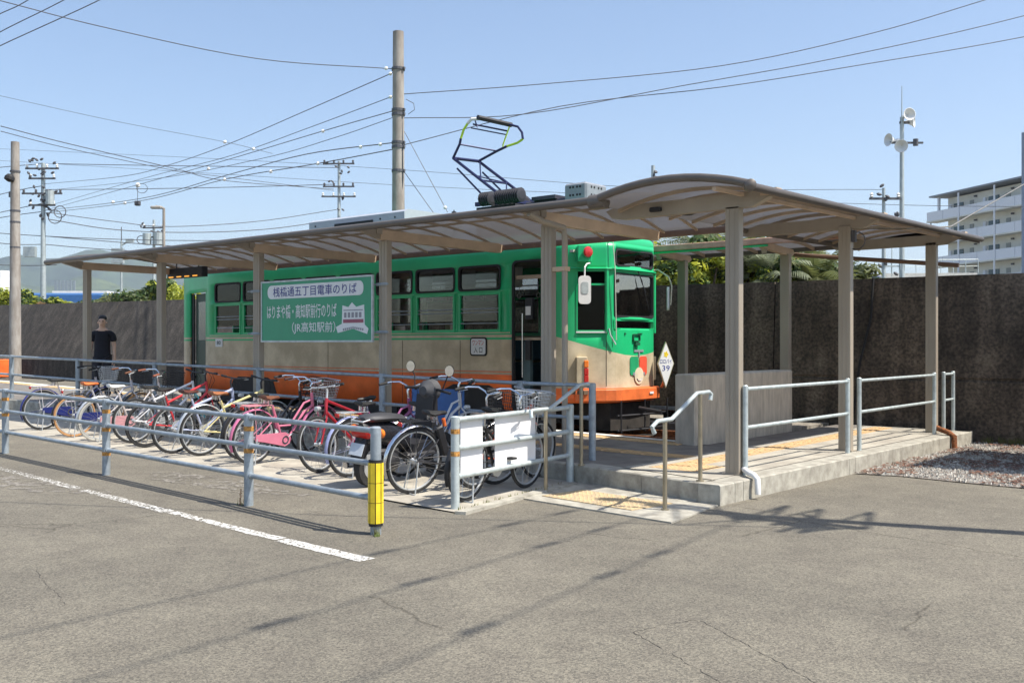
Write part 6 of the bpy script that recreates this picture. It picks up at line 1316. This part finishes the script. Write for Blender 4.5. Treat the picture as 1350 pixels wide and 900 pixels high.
# ------------------------------------------------------------------ overhead wires
WIRES = {
 'W1':([(-15.7, -0.8, 8.4), (-14.8, 1.0, 8.1), (-13.4, 3.7, 7.8), (-12.0, 6.4, 7.9)], 'black wire sagging from the top left corner to the top band of the tall pole', .010),
 'T0':([(-18.4, -0.3, 8.4), (-17.9, 0.1, 8.8), (-17.5, 0.5, 9.1), (-16.6, 1.2, 9.8)], 'short black wire crossing the extreme top left corner', .012),
 'T1':([(-18.7, -0.5, 7.8), (-17.9, 0.1, 8.4), (-16.9, 1.0, 9.1), (-16.0, 1.8, 9.8)], 'middle of the three parallel black wires in the top left corner', .012),
 'T2':([(-18.7, -0.5, 7.6), (-17.9, 0.1, 8.1), (-16.3, 1.5, 9.1), (-15.5, 2.2, 9.7)], 'lowest of the three parallel black wires in the top left corner', .012),
 'W5':([(-55.3, 18.4, 11.2), (-36.9, 13.3, 9.0), (-29.6, 11.3, 8.4), (-23.3, 9.6, 8.1), (-17.2, 8.0, 8.0), (-12.1, 6.6, 7.9)], 'uppermost wire from the tall pole down left to the slender pole', .012),
 'W6':([(-55.3, 18.4, 9.8), (-33.2, 12.3, 8.4), (-23.3, 9.6, 7.7), (-17.2, 8.0, 7.5), (-12.1, 6.6, 7.35)], 'second wire down from the tall pole to the slender pole on the left', .010),
 'W7':([(-55.3, 18.4, 9.6), (-33.2, 12.3, 8.2), (-23.3, 9.6, 7.6), (-16.1, 7.6, 7.2), (-12.1, 6.6, 7.0)], 'third wire down from the tall pole, carrying one white insulator', .011),
 'W8':([(-55.3, 18.4, 10.8), (-32.1, 12.0, 8.2), (-20.6, 8.9, 7.2), (-15.3, 7.4, 6.9), (-12.1, 6.6, 6.85)], 'fourth wire down from the tall pole, thin and faint', .009),
 'W9':([(-55.3, 18.4, 9.6), (-34.4, 12.7, 7.7), (-23.3, 9.6, 7.1), (-17.2, 8.0, 6.8), (-12.1, 6.6, 6.25)], 'fifth wire down from the tall pole, with two white insulators near the pole', .013),
 'W10':([(-55.3, 18.4, 9.45), (-34.4, 12.7, 7.6), (-23.6, 9.7, 7.0), (-16.3, 7.7, 6.4), (-12.1, 6.6, 6.1)], 'lowest wire from the tall pole down to the slender pole on the left', .013),
 'W11':([(-24.0, 2.7, 8.5), (-22.0, 5.0, 7.9), (-20.0, 7.3, 7.4), (-19.1, 8.3, 7.1)], 'faint thin wire from the left frame edge ending at the white insulators mid sky', .006),
 'W12':([(-35.1, 7.4, 10.0), (-36.9, 10.9, 10.1), (-40.4, 18.1, 10.4), (-42.7, 22.7, 10.6), (-49.0, 35.5, 12.3)], 'upper black wire crossing from the left edge to the distant crossarm pole', .018),
 'W13':([(-35.1, 7.4, 9.8), (-36.9, 10.9, 9.9), (-40.4, 18.1, 10.3), (-42.7, 22.7, 10.8), (-49.0, 35.5, 12.2)], 'lower of two black wires crossing from the left edge to the distant crossarm pole', .015),
 'W14':([(-55.2, 18.7, 9.5), (-54.0, 22.2, 9.2), (-53.0, 25.4, 9.1), (-51.2, 30.8, 9.8), (-49.5, 36.2, 11.0)], 'upper sagging cable between the slender pole and the distant crossarm pole', .022),
 'W15':([(-55.2, 18.6, 9.1), (-54.0, 22.2, 8.7), (-52.6, 26.6, 8.8), (-51.0, 31.3, 9.3), (-49.6, 35.8, 10.2)], 'lower sagging cable between the slender pole and the distant crossarm pole', .026),
 'R1':([(-12.0, 6.6, 7.35), (-9.4, 8.8, 7.6), (-6.4, 11.7, 8.1), (-3.8, 14.1, 8.9), (-1.6, 16.1, 9.8), (2.4, 20, 11.6)], 'uppermost wire rising from the tall pole to the top right', .010),
 'R2':([(-12.0, 6.6, 6.8), (-9.8, 8.5, 6.9), (-7.1, 11.0, 7.6), (-4.4, 13.5, 8.3), (-1.1, 16.7, 9.4), (3, 21, 11.2)], 'middle wire rising from the tall pole to the right', .010),
 'R3':([(-12.0, 6.6, 6.15), (-9.2, 9.1, 7.1), (-6.4, 11.7, 7.6), (-3.8, 14.1, 8.2), (-1.1, 16.7, 8.9), (3, 20.8, 10.2)], 'lowest wire rising from the tall pole to the right, over the pantograph', .010),
 'F1':([(-143.0, 49.6, 29.2), (-92.0, 56.0, 22.4), (-65.5, 59.3, 18.6), (-40.8, 62.4, 14.8), (-21.5, 64.8, 13.0)], 'faint far power line, the upper one crossing behind the pantograph', .02),
 'F2':([(-143.0, 49.6, 27.6), (-92.0, 56.0, 20.7), (-65.5, 59.3, 17.1), (-40.8, 62.4, 14.1), (-21.5, 64.8, 11.9), (-12, 66, 11.0)], 'faint far power line, the lower one crossing behind the pantograph', .02),
 'S1':([(-12.0, 6.58, 6.75), (-10.73, 6.91, 4.54)], 'long guy wire slanting from the tall pole towards the tram roof', .008),
 'S2':([(-12.0, 6.58, 5.75), (-11.03, 6.8, 4.50)], 'shorter guy wire slanting from the tall pole behind the grey roof unit', .008),
}
for k, (pts, lab, r_) in WIRES.items():
    # smooth the sag with a Catmull-Rom pass
    P = [Vector(p) for p in pts]; P = [P[0]*2-P[1]]+P+[P[-1]*2-P[-2]]; out = []
    for i in range(1, len(P)-2):
        for s in range(6):
            t = s/6; a, b_, c_, d_ = P[i-1], P[i], P[i+1], P[i+2]
            out.append(.5*((2*b_)+(c_-a)*t+(2*a-5*b_+4*c_-d_)*t*t+(3*b_-a-3*c_+d_)*t**3))
    out.append(P[-2])
    single('overhead_wire', MB().tube(out, r_, 4), M_hw, lab, 'wire', 'overhead wires', base=tuple(out[0]))
def wire_pt(k, px):
    pts = WIRES[k][0]; a40 = R(40.04)
    best = None
    for i in range(len(pts)-1):
        for s in range(21):
            p = Vector(pts[i]).lerp(Vector(pts[i+1]), s/20); x, y = p.x-4.908, p.y+9.436; X = x*math.cos(a40)+y*math.sin(a40); Y = -x*math.sin(a40)+y*math.cos(a40); q = abs(675+1315*X/Y-px)
            if best is None or q < best[0]: best = (q, p)
    return best[1]
INS = [('W7', 424), ('W11', 297), ('W11', 335), ('W8', 277), ('W9', 499), ('W9', 476), ('W10', 418), ('W10', 357), ('W10', 296), ('W1', 511), ('W5', 512), ('W6', 512), ('W10', 165), ('W9', 150), ('S1', 588)]
for i, (k, px) in enumerate(INS):
    p = wire_pt(k, px); D_ = (p-Vector((4.9, -9.4, 1.55))).length; s = .0011*D_+.012
    single('insulator', MB().lathe([(s*.4, -s*1.1), (s, -s*.6), (s, s*.6), (s*.4, s*1.1)], tuple(p), (1, .2, 0), 10), M_ins, ['white insulator on the third wire left of the tall pole', 'white insulator where the thin left wire meets the others', 'right-hand white insulator on the thin faint left wire', 'small white insulator on the faint fourth wire', 'white insulator closest to the tall pole on the fifth wire', 'second white insulator from the pole on the fifth wire', 'white insulator nearest the tall pole on the lowest wire', 'middle white insulator on the lowest wire', 'large white insulator where the lowest wire crosses the black one', 'white insulator at the pole end of the topmost sagging wire', 'dark-tipped insulator at the pole end of the uppermost left wire', 'insulator at the pole end of the second left wire', 'leftmost white insulator of the lowest wire', 'leftmost white insulator on the fifth wire', 'pale insulator at the foot of the long guy wire'][i], 'insulator', 'line insulators', base=tuple(p), smooth=True)
# section switch hanging on the wires, left sky
p = wire_pt('W9', 181); sw = thing('line_switch', 'small dark line switch with a cable loop hanging on the wires in the left sky', 'line switch', tuple(p))
build('housing', MB().box((p.x, p.y, p.z-.18), (.22, .2, .2), .6, bev=.03), M_hw, sw); build('insulator', MB().lathe([(.05, 0), (.1, .05), (.1, .12), (.05, .18)], (p.x+.02, p.y, p.z+.5), (0, 0, 1), 8), M_ins, sw)
mb = MB(); mb.tube([(p.x+.35+.16*math.cos(R(a)), p.y+.16*math.cos(R(a)), p.z+.42+.2*math.sin(R(a))) for a in range(0, 360, 24)], .012, 4, closed=True); mb.tube([(p.x, p.y, p.z-.1), (p.x, p.y, p.z+.5)], .012, 4); build('cable_loop', mb, M_hw, sw)
# left-hand distant wires
for i, (y0, y1, ym, px0, px1, D) in enumerate(((216, 221, 219, 70, 447, 62), (223, 216, 219, -20, 57, 60), (262, 245, 252, -20, 57, 60), (285, 268, 276, -20, 57, 60), (250, 243, 248, 60, 440, 63), (306, 317, 315, -20, 300, 60), (311, 330, 322, 57, 330, 60), (322, 334, 331, 57, 300, 60), (348, 349, 350, -20, 75, 58), (318, 322, 322, -20, 57, 60), (291, 279, 284, -20, 57, 60))):
    pts = []
    for s in range(9):
        t = s/8; px = px0+(px1-px0)*t; py = y0+(y1-y0)*t+(ym-(y0+y1)/2)*4*t*(1-t); x, y = cam_xy(px, D); pts.append((x, y, 1.55+(454-py)*D/1315))
    single('distant_wire', MB().tube(pts, .022, 4), M_hw, ['upper thin line between the slender pole and the distant crossarm pole', 'highest of the lines left of the slender pole', 'second line down left of the slender pole', 'thick line passing behind the thick left pole', 'second thin line between the slender pole and distant crossarm pole', 'highest line of the bundle above the leftmost canopy end', 'sagging line right of the slender pole, low in the sky', 'lowest sagging line right of the slender pole above the canopy', 'lowest line at left, in front of the hills', 'low line left of the slender pole by the coil', 'line just above the thick one at the left edge'][i], 'wire', 'distant wires at left', base=pts[0])
# tan service cable from the middle right post
x, y = cam_xy(1362, 24); single('service_cable', MB().tube([(.12, 3.05, 3.02), (.35, 4.2, 3.10), (-.2+.3, 7, 3.4), (x, y, 1.55+(454-236)*24/1315)], .012, 5), M_steel, 'pale service cable running from the right middle canopy post towards the apartment block', 'cable')
mb = MB(); mb.tube([(.13+.11*math.cos(R(a)), 3.02, 2.86+.11*math.sin(R(a))) for a in range(0, 360, 24)], .007, 4, closed=True); mb.b2((.09, 2.95, 2.84), (.14, 3.0, 2.99)); single('cable_loop', mb, M_hw, 'small black cable loop with connector on the right middle canopy post', 'cable loop')

# ------------------------------------------------------------------ buildings and hills
def frame3(px, D, ang_dir):
    return cam_xy(px, D)
bx0, by0 = cam_xy(1236, 130); a40 = R(40.04); lx, ly = .24, -.97   # along the facade, in camera axes
DX = (lx*math.cos(a40)-ly*math.sin(a40), lx*math.sin(a40)+ly*math.cos(a40)); rz = math.atan2(DX[1], DX[0])
ap = thing('apartment_block', 'beige apartment block with rows of white balconies and a grey roof', 'apartment block', (bx0, by0, 0), rz)
LBd = lambda nm, mb, m, par=ap: build(nm, mb, m, par, world=False)
M_awall = mat('apartment_wall', (.80, .78, .70), .85, var=.08, scale=.5); M_abal = mat('balcony_panel', (.84, .85, .88), .7, var=.05); M_aroof = mat('roof_slate', (.30, .32, .36), .6); M_awin = mat('window_dark', (.05, .09, .10), .15, var=.1)
S = 1  # facade faces -y local? decide by camera side
camv = Vector((4.9-bx0, -9.4-by0)); ny = -math.sin(rz)*camv.x+math.cos(rz)*camv.y; S = 1 if ny > 0 else -1
LEN = 62; HT = 20.9
LBd('wall', MB().b2((0, -S*1.6, 0), (LEN, -S*11, HT-.3)), M_awall)
LBd('roof', MB().prism([(-S*-.1, HT-.05), (-S*-.1, HT+.15), (-S*6, HT+.7), (-S*12, HT+.1), (-S*12, HT-.1)], -1.6, LEN+1, 'yz'), M_aroof)
nf = 6
for f in range(nf):
    z = HT-3.0*(f+1)-.1
    if z < 1: break
    LBd('balcony_slab', MB().b2((-2.2, -S*1.6, z-.18), (LEN, -S*-.05, z)), M_awall)
    k = 0; x = -2.2
    while x < LEN-3:
        LBd('balcony_panel', MB().b2((x+.04, 0, z-.05), (x+3.16, -S*.08, z+1.15)), M_abal); x += 3.2
    LBd('balcony_panel', MB().b2((-2.28, -S*.1, z-.05), (-2.2, -S*1.6, z+1.15)), M_abal)
    x = 1.2; j = 0
    while x < LEN-3:
        w_ = LBd('window', MB().b2((x, -S*1.5, z+.75), (x+.85, -S*1.62, z+1.95)), M_awin); LBd('window', MB().b2((x+.95, -S*1.5, z+.75), (x+1.8, -S*1.62, z+1.95)), M_awin)
        if f < 5 and j < 5: LBd('door', MB().b2((x+3.0, -S*1.53, z+.02), (x+3.7, -S*1.62, z+1.95)), mat('door_grey', (.36, .37, .34), .6)); LBd('heater_box', MB().b2((x-.8, -S*1.35, z+1.3), (x-.35, -S*1.6, z+1.95)), M_abal); LBd('duct', MB().box((x+4.2, -S*1.4, z+2.35), (.3, .25, .2)), M_hw)
        x += 6.4; j += 1
x = 4.0
while x < LEN: LBd('pillar', MB().b2((x, -S*-.12, 0), (x+.22, -S*-.02, HT-.2)), M_abal); x += 6.4
LBd('pillar', MB().b2((-.3, -S*.2, HT-3), (-.05, -S*.5, HT-.2)), M_abal); LBd('downpipe', MB().tube([(-2.0, -S*.5, 0), (-2.0, -S*.5, HT-3)], .07, 6), M_hw)
x, y = cam_xy(1356, 95); single('tank_tower', MB().b2((x-.5, y-.5, 0), (x+.5, y+.5, 21.7)), mat('tower_blue', (.25, .3, .38), .6), 'narrow blue-grey tower edge rising at the right frame edge above the apartment roof', 'tower')
# white low building and dome
x, y = cam_xy(1195, 75); lb = thing('low_white_building', 'low white flat-roofed building with a roof railing, behind the right canopy posts', 'building', (x, y, 0), R(35))
build('wall', MB().b2((-3.8, 0, 0), (5, 8, 6.3)), M_wht2, lb, world=False); build('parapet', MB().b2((-3.9, -.1, 6.3), (5.1, 8.1, 6.9)), mat('pale_wall', (.66, .64, .58), .8), lb, world=False)
for k in range(4): w_ = build('window', MB().b2((-2.9+k*1.9, -.06, 4.4), (-1.6+k*1.9, -.01, 5.3)), M_awin, lb, world=False); build('frame', MB().b2((-2.27+k*1.9, -.09, 4.4), (-2.21+k*1.9, -.061, 5.3)), M_white, w_, world=False)
mb = MB(); [mb.tube([(-3.8+q*.9, 0, 6.9), (-3.8+q*.9, 0, 7.9)], .03, 4) for q in range(11)]; mb.tube([(-3.8, 0, 7.9), (5.2, 0, 7.9)], .03, 4); mb.tube([(-3.8, 0, 7.4), (5.2, 0, 7.4)], .02, 4); build('roof_railing', mb, M_galvlt, lb, world=False)
x, y = cam_xy(1128, 60); dm_ = thing('dome_shed', 'rounded white shed roof with a dark arched rim, left of the low white building', 'shed', (x, y, 0), R(50))
def arch(r_, n_=16): return [(r_*math.cos(R(a)), 1.9+r_*1.05*math.sin(R(a))) for a in [180*i/n_ for i in range(n_+1)]]
build('roof', MB().prism(arch(3.7), -.1, 9, 'xz'), mat('dome_sheet', (.62, .66, .70), .5), dm_, world=False); mb = MB(); mb.tube([(a, -.15, c) for a, c in arch(3.75)], .14, 6); build('rim', mb, mat('dome_rim', (.10, .12, .2), .5), dm_, world=False); build('wall', MB().b2((-3.6, 0, 0), (3.6, 8.9, 1.9)), M_wht2, dm_, world=False)
# blue-roofed building on the left
x, y = cam_xy(100, 120); bb = thing('blue_roof_building', 'long low white building with a bright blue roof band, beyond the levee', 'building', (x, y, 0), a40)
build('wall', MB().b2((-7, 0, 0), (7, 10, 5.9)), M_wht2, bb, world=False); build('roof', MB().prism([(-.6, 6.0), (-.6, 7.5), (5, 8.0), (10.6, 7.5), (10.6, 6.0)], -7.6, 7.6, 'yz'), mat('blue_roof', (.03, .12, .32), .5), bb, world=False)
for k in range(8): build('window', MB().b2((-5.8+k*1.5, -.08, 4.3), (-4.8+k*1.5, -.01, 5.3)), M_awin, bb, world=False)
x, y = cam_xy(88, 150); gb = thing('rooftop_frame', 'grey rooftop signboard frame above a white parapet, seen over the blue roof', 'roof structure', (x, y, 0), a40)
build('parapet', MB().b2((-2.2, 0, 0), (6, 6, 9.6)), M_wht2, gb, world=False); mb = MB(); [mb.b2((-1.9+q*.55, 0, 9.6), (-1.5+q*.55, .1, 11.2)) for q in range(6)]; build('louvre', mb, M_galv, gb, world=False)
x, y = cam_xy(-4, 90); single('white_tower', MB().b2((x-.7, y, 0), (x+.72, y+1.5, 8.2)), M_wht2, 'narrow white building edge at the left frame edge', 'building')
x, y = cam_xy(12, 110); single('far_house', MB().b2((x-3, y, 0), (x+6, y+6, 5.6)), M_awall, 'pale distant house partly behind the bushes at far left', 'house')
# hills
def hill(name, D, prof, m, zb=0, jag=6, seed=0):
    mb = MB(); n_ = len(prof); cols = []
    K = 90; rows = 10
    for i in range(K+1):
        t = i/K; px = prof[0][0]+(prof[-1][0]-prof[0][0])*t
        for a, c in zip(prof, prof[1:]):
            if a[0] <= px <= c[0]+1e-6: py = a[1]+(c[1]-a[1])*(px-a[0])/(c[0]-a[0]); break
        H_ = 1.55+(454-py)*D/1315+jag*mnoise.noise(Vector((px*.02, seed, 0)))+jag*.5*mnoise.noise(Vector((px*.07, seed, 3)))
        for j in range(rows+1):
            q = j/rows; d = D-700*(1-q)**1.2; x, y = cam_xy(px, d)
            z = H_*(q**1.1)*(1+.10*mnoise.noise(Vector((px*.05, q*4, seed)))*(1-q)*3); mb.v.append((x, y, max(0, z)-1))
    for i in range(K):
        for j in range(rows): a = i*(rows+1)+j; mb.f.append((a, a+rows+1, a+rows+2, a+1)); mb.mi.append(0)
    o = build(name, mb, m, None, True); o['kind'] = 'structure'; return o
M_hill = mat('forest_hill', (.055, .085, .035), .95, var=.5, scale=.012, alt=(.025, .045, .02), detail=10); M_hill2 = mat('forest_hill_lit', (.09, .12, .045), .95, var=.5, scale=.02, alt=(.04, .06, .025), detail=10)
hill('hills', 3300, [(-900, 370), (-300, 340), (-60, 352), (20, 336), (70, 341), (120, 328), (170, 335), (215, 352), (260, 372), (330, 392), (450, 420), (700, 445)], M_hill, seed=1)
hill('hills', 2500, [(-900, 400), (-200, 380), (0, 366), (60, 380), (110, 362), (170, 378), (230, 388), (330, 410), (480, 440)], M_hill2, seed=6)
# ------------------------------------------------------------------ haze
hz = MB().b2((-3300, -400, -2), (600, 4200, 420)); hzo = build('haze', hz, M_black); hzo['kind'] = 'stuff'; tag(hzo, 'thin pale blue air haze over the whole place', 'haze')
hm = bpy.data.materials.new('haze_air'); hm.use_nodes = True; hn = hm.node_tree; hn.nodes.clear(); ho = hn.nodes.new('ShaderNodeOutputMaterial'); hp = hn.nodes.new('ShaderNodeVolumePrincipled')
hp.inputs['Color'].default_value = (.72, .82, 1, 1); hp.inputs['Density'].default_value = .00017; hp.inputs['Anisotropy'].default_value = .2; hn.links.new(hp.outputs[0], ho.inputs['Volume']); hzo.data.materials.clear(); hzo.data.materials.append(hm)
SC.cycles.volume_step_rate = 10; SC.cycles.volume_max_steps = 32
